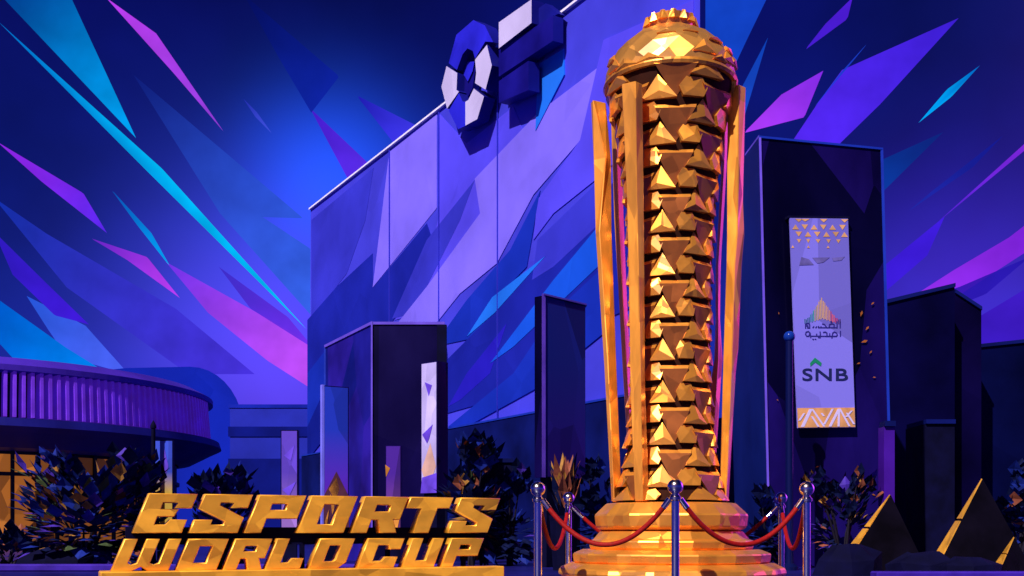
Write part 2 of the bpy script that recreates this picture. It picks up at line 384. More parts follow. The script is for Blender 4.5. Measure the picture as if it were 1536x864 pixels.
piece('ring_core', m_edark, [(212, 310), (240, 280), (275, 325), (285, 420), (270, 520), (228, 598), (212, 590), (180, 500), (182, 420)], .4, .3)
piece('ring_core', m_eblue, [(240, 365), (282, 362), (270, 420), (242, 480), (215, 436)], .46, .07)
piece('bar', m_white, [(425, 132), (618, -4), (618, 135), (425, 285)])
piece('bar', m_edark, [(425, 296), (745, 90), (745, 240), (425, 452)], DW - .12, .42)
piece('bar', m_edark, [(425, 478), (600, 358), (600, 530), (425, 606)], DW - .06, .46)
piece('backing_bar', m_eside, [(560, 120), (700, 20), (775, 80), (640, 170)], .45, .3)
for zs in ((235, 400), (500, 300), (520, 500)):
    b = MB()
    c = WP.at(*z5(*zs), .0); b.prism([c + WP.t * x + Vector((0, 0, z)) + Wn * .38 for x, z in ((-.3, -.3), (.3, -.3), (.3, .3), (-.3, .3))], -Wn * .42)
    b.build('mounting_block', m_eside, em)

# ---------------------------------------------------------------- arena on the left
def arena():
    Y0 = 50.0; cx = PX(-45, Y0); c = (cx, Y0)
    t = thing('arena_building', (cx, Y0, 0), 'round arena with a ribbed upper drum and glowing orange windows at the left border', 'building')
    zt, zb = PZ(600, Y0), PZ(655, Y0)
    R0 = 10.75; N = 120
    b = MB(); b.lathe(c, [(R0 + .1, zt), (R0 + .22, zt + .03), (R0 + .22, zt + .25), (R0 - .5, zt + .62), (R0 - 4, zt + .85), (.5, zt + 1.0)], N)
    b.build('roof', mat('arena_roof', (.05, .018, .38), .45, 0, noise=.4, vary=.2), t)
    b = MB(); b.lathe(c, [(R0 - .45, zb - .3), (R0 - .45, zt + .2)], N)
    dw = b.build('drum_wall', mat('drum', (.004, .004, .06), .6, 0, noise=.5, vary=.3), t)
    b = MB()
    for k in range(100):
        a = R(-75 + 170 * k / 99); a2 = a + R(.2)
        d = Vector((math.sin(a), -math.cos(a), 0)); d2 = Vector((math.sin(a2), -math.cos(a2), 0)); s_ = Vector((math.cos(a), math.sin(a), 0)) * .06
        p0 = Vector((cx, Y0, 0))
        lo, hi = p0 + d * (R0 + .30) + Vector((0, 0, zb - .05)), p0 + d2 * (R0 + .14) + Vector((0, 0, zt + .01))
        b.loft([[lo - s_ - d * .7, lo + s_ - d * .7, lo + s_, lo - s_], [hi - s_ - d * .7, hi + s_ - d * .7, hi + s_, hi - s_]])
    b.build('facade_rib', mat('rib_metal', (.15, .035, .62), .4, 0, noise=1, vary=.35, emit=((.20, .035, .95), .10)), dw)  # weak violet emission added in place of rim light on the ribs
    b = MB(); b.lathe(c, [(R0 - .5, zb - .04), (R0 + .52, zb - .1), (R0 + .62, zb - .42), (R0 + .2, zb - .62), (R0 - .8, zb - 1.15), (R0 - 1.4, zb - 1.25), (R0 - 1.5, zb - .3)], N)
    b.build('ledge', mat('ledge_blue', (.008, .008, .17), .5, 0, noise=.5, vary=.3), t)
    zw = zb - 1.25; rw = R0 - 1.5
    b = MB(); b.lathe(c, [(rw, 0), (rw, zw)], N)
    gw = b.build('ground_floor_wall', mat('foyer_wall', (.012, .010, .04), .5, 0, noise=.7, vary=.4), t)
    def glow(i):
        m = mat('lit_pane', (.3, .12, .03), .3, 0, emit=((1, .30, .04), 1.0))
        n, l = m.node_tree.nodes, m.node_tree.links
        nz = n.new('ShaderNodeTexVoronoi'); nz.inputs['Scale'].default_value = .9; tc = n.new('ShaderNodeTexCoord'); l.new(tc.outputs['Object'], nz.inputs['Vector'])
        sp = n.new('ShaderNodeSeparateColor'); l.new(nz.outputs['Color'], sp.inputs[0])
        mr = n.new('ShaderNodeMapRange'); mr.inputs[3].default_value = .04 * i; mr.inputs[4].default_value = .55 * i; l.new(sp.outputs[0], mr.inputs[0])
        l.new(mr.outputs[0], n['Principled BSDF'].inputs['Emission Strength']); return m
    mg = [glow(1.0), glow(.35), glow(.6)]
    fr = mat('window_frame', (.01, .008, .02), .4, 0)
    def px_ang(px):                                 # angle on the drum whose front face shows at column px
        best = min(range(-900, 900), key=lambda q: abs((cx + rw * math.sin(R(q / 10))) / (Y0 - rw * math.cos(R(q / 10))) * F + CX - px))
        return best / 10
    edges = [px_ang(v) for v in (-30, 18, 56, 84, 112, 140, 168, 196, 222)]
    for k in range(len(edges) - 1):
        for (za, zb_, which) in ((zw - .82, zw - .12, 0), (.3, zw - .98, 1)):
            b = MB(); n = 3; A0, A1 = R(edges[k] + .35), R(edges[k + 1] - .35)
            outer = []
            for q in range(n + 1):
                a = A0 + (A1 - A0) * q / n
                outer.append((math.sin(a), -math.cos(a)))
            for q in range(n):
                (x0, y0), (x1, y1) = outer[q], outer[q + 1]; r1 = rw + .05
                b.prism([(cx + r1 * x0, Y0 + r1 * y0, za), (cx + r1 * x1, Y0 + r1 * y1, za), (cx + r1 * x1, Y0 + r1 * y1, zb_), (cx + r1 * x0, Y0 + r1 * y0, zb_)], (-x0 * .2, -y0 * .2, 0))
            mk = mg[0] if (k < 2 and which == 0) else (mg[2] if k < 2 else mg[1])
            b.build('lit_window', mk, gw)
    for e in edges:
        b = MB(); a = R(e); d = Vector((math.sin(a), -math.cos(a), 0)); s_ = Vector((math.cos(a), math.sin(a), 0)) * .07
        p = Vector((cx, Y0, 0)) + d * (rw + .16)
        b.prism([p - s_, p + s_, p + s_ + Vector((0, 0, zw)), p - s_ + Vector((0, 0, zw))], -d * .3)
        b.build('mullion', fr, gw)
    b = MB(); b.lathe(c, [(rw - .1, zw - .97), (rw + .13, zw - .97), (rw + .13, zw - .83), (rw - .1, zw - .83)], N); b.build('transom', fr, gw)
arena()

# rounded hall and the low hall behind it
def hall():
    Y = 72; pts = [(150, 800), (150, 556), (190, 552), (285, 550)]
    for k in range(1, 9):
        a = R(90 * k / 9); pts.append((285 + 80 * math.sin(a) - 0, 550 + 95 * (1 - math.cos(a))))
    pts += [(366, 650), (373, 800)]
    p3 = [P(x, y, Y) for x, y in pts]
    for p in p3: p.z = max(p.z, 0)
    t = thing('vaulted_hall', (PX(270, Y), Y, 0), 'smooth blue hall with one rounded shoulder, behind the round arena', 'building')
    b = MB(); b.prism(p3, (-3, 14, 0)); b.build('shell', mat('blue_shell', (.003, .014, .36), .7, 0, spec=.03, facet=.12, fk=.15, noise=.15, vary=.25), t, smooth=False)
    Y = 66
    t = thing('low_hall', (PX(415, Y), Y, 0), 'low flat roofed blue hall with dark bands between the rounded hall and the great wall', 'building')
    x0, x1 = PX(345, Y), PX(474, Y)
    zt = PZ(612, Y)
    b = MB(); b.box((x0, Y, 0), (x1, Y + 8, zt)); b.build('wall', mat('hall_blue', (.008, .016, .36), .5, 0, noise=.3, vary=.3), t)
    b = MB(); b.box((x0 - .1, Y - .06, PZ(655, Y)), (x1, Y - .01, PZ(640, Y))); b.box((x0 - .1, Y - .06, 0), (x1, Y - .01, PZ(688, Y))); b.build('dark_band', mat('band_blue', (.003, .007, .18), .8, 0, spec=.03, noise=.4, vary=.3), t)
    b = MB(); b.box((x0 - .1, Y - .05, zt + .002), (x1 + .1, Y + 8, zt + .22)); b.build('roof', mat('hall_roof', (.006, .016, .34), .8, 0, spec=.03, noise=.4, vary=.3), t)
hall()

# ---------------------------------------------------------------- dark monoliths, panels, tower
def slab(name, label, cat, quads, depth, mats, group=None):
    pass

def monolith():
    Y = 24.0; zt = PZ(485, Y)
    c = Vector((PX(558, Y), Y, 0)); r = Vector((PX(667, Y), Y, 0)); l = Vector((PX(488, 27.0), 27.0, 0)); bk = Vector((r.x - .2, 28.5, 0))
    t = thing('dark_monolith', c, 'wide dark glass block with two visible faces standing behind the gold letters', 'monolith')
    b = MB(); up = Vector((0, 0, zt))
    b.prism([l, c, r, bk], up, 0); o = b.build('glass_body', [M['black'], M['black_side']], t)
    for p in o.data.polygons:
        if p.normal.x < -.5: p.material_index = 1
    n = Vector(((c - l).y, -(c - l).x, 0)).normalized(); n = -n if n.y > 0 else n
    tr = MB(); s_ = .035
    tr.box((c.x, Y - .03, zt - .03), (r.x, Y + .05, zt + .03))
    tr.prism([c + Vector((0, 0, zt - .03)) + n * .03, l + Vector((0, 0, zt - .03)) + n * .03, l + Vector((0, 0, zt + .035)) + n * .03, c + Vector((0, 0, zt + .035)) + n * .03], -n * .08)
    tr.box((c.x - .02, Y - .045, 0), (c.x + .018, Y - .001, zt + .035))
    tr.build('edge_trim', M['edge'], t)
    tr = MB(); tr.box((l.x - .03, l.y - .02, 0), (l.x + .02, l.y + .05, zt)); tr.build('edge_trim', M['edge_blue'], t)
    b = MB(); b.box((PX(656, Y), Y - .12, 0), (r.x + .05, Y - .002, zt - .05)); b.build('corner_fin', M['stone'], t)
monolith()

def flame_mat(name, top, low, gold, sc, zsplit):
    """printed poster: soft colour bands with angular gold leaves at the foot"""
    m = mat(name, top, .45, 0)
    n, l = m.node_tree.nodes, m.node_tree.links; b = n['Principled BSDF']
    tc = n.new('ShaderNodeTexCoord'); v = n.new('ShaderNodeTexVoronoi'); v.inputs['Scale'].default_value = sc
    mp = n.new('ShaderNodeMapping'); mp.inputs['Scale'].default_value = (1, 1, .45); mp.inputs['Rotation'].default_value = (0, .5, 0)
    l.new(tc.outputs['Object'], mp.inputs[0]); l.new(mp.outputs[0], v.inputs['Vector'])
    sp = n.new('ShaderNodeSeparateXYZ'); l.new(tc.outputs['Object'], sp.inputs[0])
    mr = n.new('ShaderNodeMapRange'); mr.inputs[1].default_value = zsplit[0]; mr.inputs[2].default_value = zsplit[1]; l.new(sp.outputs[2], mr.inputs[0])
    mx = n.new('ShaderNodeMix'); mx.data_type = 'RGBA'; mx.inputs[6].default_value = (*low, 1); mx.inputs[7].default_value = (*top, 1); l.new(mr.outputs[0], mx.inputs[0])
    sc_ = n.new('ShaderNodeSeparateColor'); l.new(v.outputs['Color'], sc_.inputs[0])
    m2 = n.new('ShaderNodeMapRange'); m2.inputs[3].default_value = .65; m2.inputs[4].default_value = 1.3; l.new(sc_.outputs[0], m2.inputs[0])
    vs = n.new('ShaderNodeVectorMath'); vs.operation = 'SCALE'; l.new(mx.outputs[2], vs.inputs[0]); l.new(m2.outputs[0], vs.inputs[3])
    l.new(vs.outputs[0], b.inputs['Base Color'])
    return m

def panel(label, x0, x1, y0, y1, Y, face, th=.12, turn=0.0, decor=None, side=None, name='display_panel', foot=True, group=None, sunk=0, bright=None):
    """free-standing panel whose front shows columns x0..x1, rows y0 (top) .. y1"""
    A_ = Vector((PX(x0, Y), Y, 0)); B_ = Vector((PX(x1, Y + turn), Y + turn, 0)); zt = PZ(y0, Y); zb = max(.0, PZ(y1, Y))
    t = thing(name, (A_.x, A_.y, 0), label, 'panel', group)
    tt = (B_ - A_).normalized(); n = Vector((tt.y, -tt.x, 0)); L = (B_ - A_).length
    def q(u, z, d=0): return A_ + tt * u + n * d + Vector((0, 0, z))
    b = MB(); b.prism([q(0, zb), q(L, zb), q(L, zt), q(0, zt)], -n * th)
    o = board = b.build('board', side or M['black'], t)
    b = MB(); b.prism([q(.02, zb + .02, .012), q(L - .02, zb + .02, .012), q(L - .02, zt - .02, .012), q(.02, zt - .02, .012)], -n * .01)
    poster = b.build('poster', face, board)
    if zb > .02:
        b = MB(); b.prism([q(L * .1, 0, -.03), q(L * .9, 0, -.03), q(L * .9, zb, -.03), q(L * .1, zb, -.03)], -n * (th - .06)); b.build('foot', M['stone'], t)
    if bright:
        b = MB(); b.prism([q(-.03, zb, .015), q(.015, zb, .015), q(.015, zt + .012, .015), q(-.03, zt + .012, .015)], -n * (th * .6)); b.build('edge_trim', bright, t)
    if decor:
        for nm, m, polys in decor:
            for i, pl in enumerate(polys):
                b = MB(); b.prism([q(L * u, zb + (zt - zb) * v_, .018 + .003 * i) for u, v_ in pl], -n * .005); b.build(nm, m, board)
    return t, q, L, zb, zt

gl = mat('printed_gold', (.55, .22, .04), .45, 0, facet=3, fk=.3, noise=3, vary=.3)
gl2 = mat('printed_brown', (.10, .03, .06), .5, 0, noise=3, vary=.3)
lv = mat('printed_violet', (.11, .05, .62), .5, 0, noise=3, vary=.3)
leafs = [('leaf_print', gl2, [[(0, 0), (1, 0), (1, .25), (.5, .42), (0, .25)]]),
         ('leaf_print', gl, [[(.2, .3), (.5, .38), (.62, .3), (.45, .22)], [(.25, .27), (.42, .2), (.36, .08)], [(.6, .24), (.75, .22), (.55, .06)], [(.05, .08), (.2, .16), (.1, .02)]])]
panel('tall violet blue panel with a golden leaf print, left end of the dark block', 485, 523, 578, 800, 20.0, flame_mat('poster_violet', (.02, .05, .62), (.15, .02, .60), None, 2.2, (1.2, 2.6)), th=.16, turn=.25, decor=leafs, bright=mat('cyan_violet_edge', (.16, .16, .85), .4, 0, noise=2, vary=.2))
panel('white faceted narrow panel at the right end of the dark block', 632, 656, 545, 740, 21.5, mat('poster_white', (.42, .37, .78), .5, 0, facet=3, fk=.25, stretch=(1, 1, .5), noise=2, vary=.2), th=.3, turn=-.3,
      decor=[('leaf_print', lv, [[(.25, .85), (.7, .82), (.5, .74)], [(.1, .45), (.75, .52), (.55, .42), (.4, .38)], [(0, 0), (1, 0), (1, .15), (.1, .12)]]),
             ('leaf_print', mat('printed_tan', (.50, .30, .28), .5, 0, noise=3, vary=.2), [[(.6, .38), (.95, .2), (.45, .02), (.05, .18)]])])
panel('small violet panel near the foot of the great wall', 421, 447, 645, 800, 22.0, flame_mat('poster_purple', (.10, .05, .55), (.30, .16, .62), None, 2.5, (.9, 1.9)), th=.14,
      decor=[('leaf_print', lv, [[(.2, .75), (.8, .85), (.6, .7)], [(.1, .42), (.9, .5), (.5, .36)]])])
panel('dim purple narrow panel in front of the dark block, beside the white one', 578, 602, 668, 800, 22.6, flame_mat('poster_dim', (.05, .012, .26), (.14, .04, .20), None, 2.5, (.9, 1.9)), th=.14,
      decor=[('leaf_print', gl, [[(0, .78), (.3, .74), (.05, .64)], [(.35, .12), (.95, .22), (.7, 0)]])])
panel('small blue and yellow panel beside a dark pole behind the first gold letter', 232, 260, 660, 800, 21.0, flame_mat('poster_yellow', (.03, .06, .50), (.55, .36, .06), None, 2.0, (1.45, 1.85)), th=.1,
      decor=[('leaf_print', lv, [[(.35, .72), (.6, .62), (.75, .72), (.55, .9)]])])

# dark glass panel between the wall and the trophy
t, q, L, zb, zt = panel('tall dark blue glass panel with a bright violet left edge, left of the trophy', 815, 878, 443, 716, 20.0, flame_mat('poster_navy', (.010, .02, .24), (.03, .006, .22), None, 1.2, (1.5, 4.0)), th=.22, turn=.9)
b = MB(); b.prism([q(-.07, zb, .03), q(.03, zb, .03), q(.03, zt + .02, .03), q(-.07, zt + .02, .03)], (0, .2, 0)); b.build('edge_trim', mat('violet_edge', (.20, .09, .80), .4, 0, noise=2, vary=.3), t)
b = MB(); b.prism([q(L + .002, zb, -.12), q(L + .14, zb, -.12), q(L + .14, zt - .12, -.12), q(L + .002, zt - .12, -.12)], (0, .25, 0)); b.build('side_fin', M['stone'], t)
b = MB(); b.prism([q(-.03, zt, .04), q(L, zt, .04), q(L, zt + .03, .04), q(-.03, zt + .03, .04)], (0, .2, 0)); b.build('top_trim', M['edge'], t)

# the tower with the hanging banner
def tower():
    Y = 20.0; Y2 = 20.63; zt = PZ(207, Y)
    t = thing('tower_block', (PX(1138, Y), Y, 0), 'tall dark tower with blue edges to the right of the trophy, carrying the long banner', 'tower')
    lt, rt = P(1138, 207, Y), P(1324, 225, Y2)
    lb, rb = P(1153, 798, Y), P(1340, 798, Y2); lb.z = 0; rb.z = 0
    back = Vector((-.05, 2.2, 0))
    l2t = P(1117, 222, Y + 1.0); l2t.z = lt.z; l2b = P(1133, 798, Y + 1.0); l2b.z = 0
    b = MB()
    top = [lt, rt, rt + back, l2t + Vector((0, 1.8, 0)), l2t]; bot = [lb, rb, rb + back, l2b + Vector((0, 1.8, 0)), l2b]
    b.loft([bot, top], 0)
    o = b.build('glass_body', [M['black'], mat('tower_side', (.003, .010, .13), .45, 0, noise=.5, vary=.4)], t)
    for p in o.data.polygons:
        if p.normal.x < -.45: p.material_index = 1  # left face given a bluer colour to paint its lit side
    d = Vector((0, -.03, 0)); w = Vector((.05, 0, 0)); u = Vector((0, 0, .05))  # strips added along the tower edges to paint rim light
    b = MB()
    b.prism([lb + d, lb + d + w * .8, lt + d + w * .8, lt + d], (0, .025, 0))
    b.prism([l2t + u * .2 + d, lt + u * .2 + d, lt + u + d, l2t + u + d], (0, .025, 0)); b.build('edge_trim', M['edge'], t)
    b = MB(); b.prism([rb + d - w, rb + d, rt + d, rt + d - w], (0, .025, 0))
    b.prism([lt + d - u * .1, rt + d - u * .1, rt + d + u * .7, lt + d + u * .7], (0, .025, 0)); b.build('edge_trim', M['edge_blue'], t)
    am = mat('amber_glass', (.34, .10, .02), .4, 0, noise=3, vary=.4); rg = random.Random(5)  # amber flecks paint foliage reflected in the dark glass
    def on(px, py): k = (px - 1154) / 186; return P(px, py, Y + .63 * k) + Vector((0, -.012, 0))
    for px, py, s_ in [(u_, v_, w_ * .65) for u_, v_, w_ in ((1292, 470, 6), (1301, 492, 5), (1309, 455, 4), (1297, 512, 7), (1306, 528, 4), (1288, 545, 4), (1311, 566, 3), (1322, 700, 5), (1226, 700, 4), (1240, 735, 5), (1222, 712, 4), (1310, 742, 4), (1168, 470, 2.5), (1166, 600, 2.5))]:
        a = rg.uniform(0, 3); pts = [on(px + s_ * f * math.cos(a + w), py + s_ * f * math.sin(a + w)) for w, f in ((0, 1.3), (1.5, .45), (3.1, 1), (4.4, .5))]
        b = MB(); b.prism(pts, (0, .008, 0)); b.build('amber_inlay', am, t)
    return lt, rt
tower()
TW = Plane((PX(1138, 20), 20, 0), (PX(1324, 20.63) - PX(1138, 20), .63, 0))

def banner():
    t = thing('hanging_banner', TW.at(1240, 640, .1), 'long pale lilac banner with lettering and gold triangles hanging on the dark tower', 'banner')
    TL, TR, BR, BL_ = (1185, 327), (1272, 328), (1283, 641), (1197, 642)
    def q(u, v, d): # u across, v down (0..1)
        x = (TL[0] * (1 - u) + TR[0] * u) * (1 - v) + (BL_[0] * (1 - u) + BR[0] * u) * v
        y = (TL[1] * (1 - u) + TR[1] * u) * (1 - v) + (BL_[1] * (1 - u) + BR[1] * u) * v
        return TW.at(x, y, d)
    b = MB(); b.prism([q(0, 0, .16), q(1, 0, .16), q(1, 1, .16), q(0, 1, .16)], -TW.n * .04)
    cloth = b.build('cloth', flame_mat('banner_cloth', (.19, .17, .76), (.38, .29, .80), None, .9, (-.2, 3.0)), t)
    b = MB(); b.prism([q(-.03, -.012, .15), q(1.03, -.012, .15), q(1.03, 0, .15), q(-.03, 0, .15)], -TW.n * .13); b.build('rail', M['stone'], t)
    e = .0
    gm = mat('print_gold', (.62, .33, .16), .5, 0, noise=3, vary=.25)
    def print_(name, m, polys, d=.166):
        if name == 'foot_band_line':
            b = MB()
            for i, pl in enumerate(polys): b.prism([q(u, v, d + .0006 * i) for u, v in pl], -TW.n * .004)
            return b.build(name, m, cloth)
        for i, pl in enumerate(polys):
            b = MB(); b.prism([q(u, v, d) for u, v in pl], -TW.n * .004); b.build(name, m, cloth)
    tri = []
    def T(cu, cv, w, h, up):
        w /= 2; tri.append([(cu - w, cv + (h if up else 0)), (cu, cv + (0 if up else h)), (cu + w, cv + (h if up else 0))])
    for cu in (.13, .56, .92): T(cu + .02, .003, .13, .016, False)
    T(.26, .003, .16, .013, False)
    for i, cu in enumerate((.09, .25, .41, .57, .73, .90)): T(cu, .03, .115, .024, i % 2 == 0)
    for i, cu in enumerate((.14, .30, .46, .62, .78, .93)): T(cu, .064, .115, .024, i % 2 == 1)
    for cu, w in ((.14, .08), (.30, .07), (.47, .09), (.65, .08), (.82, .08)): T(cu, .1, w, .018, False)
    for cu in (.02, .30, .64): T(min(.97, max(.03, cu)), .13, .05, .012, True)
    print_('triangle_print', gm, tri)
    # torn grey wing mark
    print_('grey_mark', mat('print_grey', (.13, .11, .40), .5, 0, noise=4, vary=.3),
           [[(.13, .225), (.17, .185), (.30, .195), (.38, .222)], [(.36, .188), (.66, .186), (.55, .21), (.44, .215)], [(.70, .188), (.92, .182), (.86, .2), (.72, .204)]])
    # crest of coloured bars
    cols = [(.01, .10, .16), (.01, .10, .20), (.02, .20, .30), (.02, .30, .22), (.35, .28, .08), (.55, .33, .08), (.60, .36, .10), (.62, .36, .12), (.60, .32, .14), (.55, .25, .14), (.45, .05, .12), (.65, .10, .12), (.40, .02, .10), (.06, .01, .12)]
    nb = 25
    for j in range(nb):
        f = j / (nb - 1); cu = .185 + .61 * f
        h = .022 + .078 * max(0, 1 - abs(f - .49) / .42) ** 1.25
        base = .507 - .026 * max(0, 1 - abs(f - .5) / .5) + (.0 if j % 2 else -.004)
        c = cols[min(len(cols) - 1, int(f * len(cols)))]
        print_('crest_bar', mat('crest_print', c, .5), [[(cu, base), (cu + .013, base), (cu + .013, base - h), (cu, base - h)]])
    # two lines of lettering, drawn as strokes (x 0..1188, y 0..864 in a close view of the banner)
    def S_(u, v): return ((u - 125 + (v - 430) * -.035) / 925, (440 + v / 10.8 - 327) / 314.5)
    strokes = [
        [(868, 455), (868, 555)], [(818, 455), (818, 555)],
        [(818, 552), (680, 552)], [(770, 552), (770, 500), (735, 486), (698, 500), (690, 552)], [(716, 460), (734, 460)],
        [(690, 552), (655, 552), (615, 500), (585, 490)], [(655, 552), (520, 552)], [(560, 535), (560, 552)], [(520, 530), (520, 552)],
        [(492, 535), (475, 553)], [(445, 535), (430, 553)],
        [(312, 558), (312, 505), (330, 484), (365, 484), (378, 505), (378, 555), (345, 555), (350, 520), (318, 520)],
        [(872, 610), (872, 692)],
        [(735, 720), (748, 640), (775, 620), (812, 640), (822, 672), (808, 692), (640, 692)], [(700, 650), (700, 692)],
        [(655, 692), (655, 640), (630, 622), (598, 628)], [(640, 692), (540, 692)], [(545, 620), (550, 660), (545, 715)], [(545, 690), (390, 690)],
        [(490, 655), (490, 690)], [(520, 710), (528, 716)], [(428, 738), (440, 744)], [(466, 738), (478, 744)],
        [(395, 712), (385, 640), (355, 612), (320, 625), (312, 660), (330, 690), (365, 690), (380, 650)],
    ]
    b = MB(); w = 8.5
    for si, st in enumerate(strokes):
        for i in range(len(st) - 1):
            a, c = Vector(st[i]), Vector(st[i + 1]); dd = (c - a).normalized(); nn = Vector((-dd.y, dd.x)) * w; a = a - dd * w * .7; c = c + dd * w * .7
            b.prism([q(*S_(*p), .166 + .0004 * (i % 3) + .0012 * (si % 2)) for p in (a - nn, c - nn, c + nn, a + nn)], -TW.n * .004)
    b.build('arabic_lettering', mat('print_indigo', (.025, .02, .22), .5), cloth)
    # SNB and its green roof mark
    cu = bpy.data.curves.new('lettering', 'FONT'); cu.body = 'SNB'; cu.size = 1; cu.extrude = .004; cu.offset = .012; cu.space_character = 1.08
    tmp = bpy.data.objects.new('tmp', cu); COL.objects.link(tmp)
    dg = bpy.context.evaluated_depsgraph_get(); me = bpy.data.meshes.new_from_object(tmp.evaluated_get(dg)); bpy.data.objects.remove(tmp)
    xs = [v.co.x for v in me.vertices]; ys = [v.co.y for v in me.vertices]
    x0, x1, y0, y1 = min(xs), max(xs), min(ys), max(ys)
    for v in me.vertices:                           # fit the word into its place on the cloth: columns 1203..1272, rows 553..571
        f, gv = (v.co.x - x0) / (x1 - x0), (v.co.y - y0) / (y1 - y0)
        v.co = TW.at(1203.5 + 68.5 * f, 571 - 18.5 * gv, .166 + v.co.z)
    me.materials.append(mat('print_navy', (.012, .018, .10), .5))
    o = bpy.data.objects.new('lettering', me); COL.objects.link(o); o.parent = cloth
    def V(u, v): return ((1185 + u / 7.2), (530 + v / 7.2))
    b = MB(); b.prism([TW.at(*V(*p), .167) for p in ((217, 105), (270, 46), (342, 102), (335, 140), (272, 98), (222, 142))], -TW.n * .005)
    b.build('roof_mark', mat('print_green', (.01, .22, .13), .5), cloth)
    # foot band with pale lines
    print_('foot_band', mat('print_tan', (.62, .30, .13), .5, 0, noise=4, vary=.3), [[(.002, .905), (.998, .905), (.998, .998), (.002, .998)]], .165)
    ln = []
    def Ln(u0, v0, u1, v1, w=.018): ln.append([(u0 - w, v0), (u0 + w, v0), (u1 + w, v1), (u1 - w, v1)])
    for a in ((.24, .91, .08, .995, .03), (.26, .91, .46, .995), (.46, .945, .42, .93), (.62, .91, .46, .985), (.73, .91, .56, .995, .024), (.73, .91, .71, .995), (.74, .91, .90, .995), (.12, .93, .03, .965), (.25, .945, .36, .995), (.95, .92, .85, .95), (.86, .93, .98, .985)): Ln(*a)
    print_('foot_band_line', mat('print_lilac', (.60, .52, .92), .5), ln, .169)
banner()

def block(name, label, px, Y, yt, depth, m, extra=None, cat='building'):
    x0, x1 = PX(px[0], Y), PX(px[1], Y)
    t = thing(name, ((x0 + x1) / 2, Y, 0), label, cat)
    b = MB()
    zl, zr = PZ(yt[0], Y), PZ(yt[1], Y)
    b.prism([(x0, Y, 0), (x1, Y, 0), (x1, Y, zr), (x0, Y, zl)], (0, depth, 0)); b.build('body', m, t)
    b = MB(); b.prism([(x0, Y - .06, zl + .004), (x1, Y - .06, zr + .004), (x1, Y - .06, zr + .10), (x0, Y - .06, zl + .10)], (0, depth, 0)); b.build('parapet', M['navy'], t)
    return t, x0, x1
dk = mat('dark_blue_render', (.0010, .002, .030), .9, 0, spec=.01, mix=((.003, .001, .045), .3), facet=.3, fk=.15, noise=.4, vary=.6)
dk2 = mat('dark_violet_render', (.002, .001, .026), .9, 0, spec=.01, facet=.3, fk=.15, noise=.4, vary=.6)
block('dark_block', 'dark block with a sloping roof beside the right edge of the tower', (1328, 1432), 27, (456, 431), 6, dk)
block('dark_block', 'narrow dark block with a slanting top behind the large gold pyramid', (1432, 1472), 28, (440, 466), 6, dk2)
t, x0, x1 = block('dark_block', 'broad dark low block at the right border', (1466, 1560), 30, (522, 512), 6, dk)
block('dark_pylon', 'dark upright pylon in front of the dark blocks on the right', (1388, 1432), 24, (636, 636), 1.2, M['stone'], cat='pylon')
block('violet_pylon', 'slim violet pylon at the foot of the tower behind the small pyramid', (1326, 1342), 19.2, (640, 640), .3, mat('violet_render', (.040, .004, .25), .5, 0, noise=1, vary=.3), cat='pylon')
block('low_building', 'long low dark building in the gap between the trophy and the tower', (1040, 1175), 40, (640, 610), 6, M['navy'])
block('low_block', 'dark waist high block in front of the base of the great wall', (690, 770), 26, (694, 694), 1, M['stone'], cat='block')

# lamp post before the tower, dark pole on the left
def pole(name, label, px, Y, yt, r, head, m, mh, cat):
    x = PX(px, Y); zt = PZ(yt, Y)
    t = thing(name, (x, Y, 0), label, cat)
    b = MB(); b.lathe((x, Y), [(r * 2.2, 0), (r * 2.2, .06), (r * 1.2, .12), (r, .3), (r * .9, zt - head)], 12); b.build('post', m, t, smooth=True)
    if head > .02: b = MB(); b.ball((x, Y, zt - head * .6), head, 16); b.build('lamp_globe', mh, t, smooth=True)
    else: b = MB(); b.lathe((x, Y), [(r * 1.3, zt - .03), (r * 1.3, zt + .02), (.01, zt + .12)], 12); b.build('finial', m, t)
pole('lamp_post', 'slim dark lamp post with a blue globe left of the long banner', 1184, 18.6, 500, .07, .10, mat('post_blue', (.003, .006, .07), .35, .3), mat('blue_globe', (.005, .03, .28), .15, 0, noise=2, vary=.2), 'lamp post')
pole('flag_pole', 'dark slim pole beside the small blue and yellow panel', 230, 20.8, 640, .045, .0, M['stone'], None, 'pole')

# ---------------------------------------------------------------- trophy
TX, TY = PX(1005, 8.0), 8.0
trophy = thing('trophy_statue', (TX, TY, 0), 'giant golden trophy statue with a domed top and triangle relief on a stepped base', 'statue')
def zs(y): return CH + (HY - y) / 200.0
prof_px = [(45, 44), (50, 55), (60, 70), (70, 80), (82, 88), (95, 92), (112, 96), (128, 98.5), (142, 96), (162, 91.5), (210, 80), (275, 73), (300, 68), (420, 62), (560, 60), (600, 62), (645, 65), (700, 71), (735, 80), (752, 86)]
prof = [(zs(y), w / 200) for y, w in prof_px]
def Rz(z):
    if z >= prof[0][0]: return prof[0][1]
    for (za, ra), (zb_, rb) in zip(prof, prof[1:]):
        if zb_ <= z <= za: return ra + (rb - ra) * (za - z) / (za - zb_)
    return prof[-1][1]
def TP(th, z, d=0.0):
    r = Rz(z) + d; a = R(th)
    return Vector((TX + r * math.sin(a), TY - r * math.cos(a), z))
zeq = zs(122)
b = MB()
b.lathe((TX, TY), [(Rz(z) - .024, z) for z in [zs(y) for y in (752, 735, 700, 645, 600, 560, 420, 300, 275, 210, 160, 140, 125)]], 40)
shaft = b.build('shaft', M['core'], trophy, smooth=True)
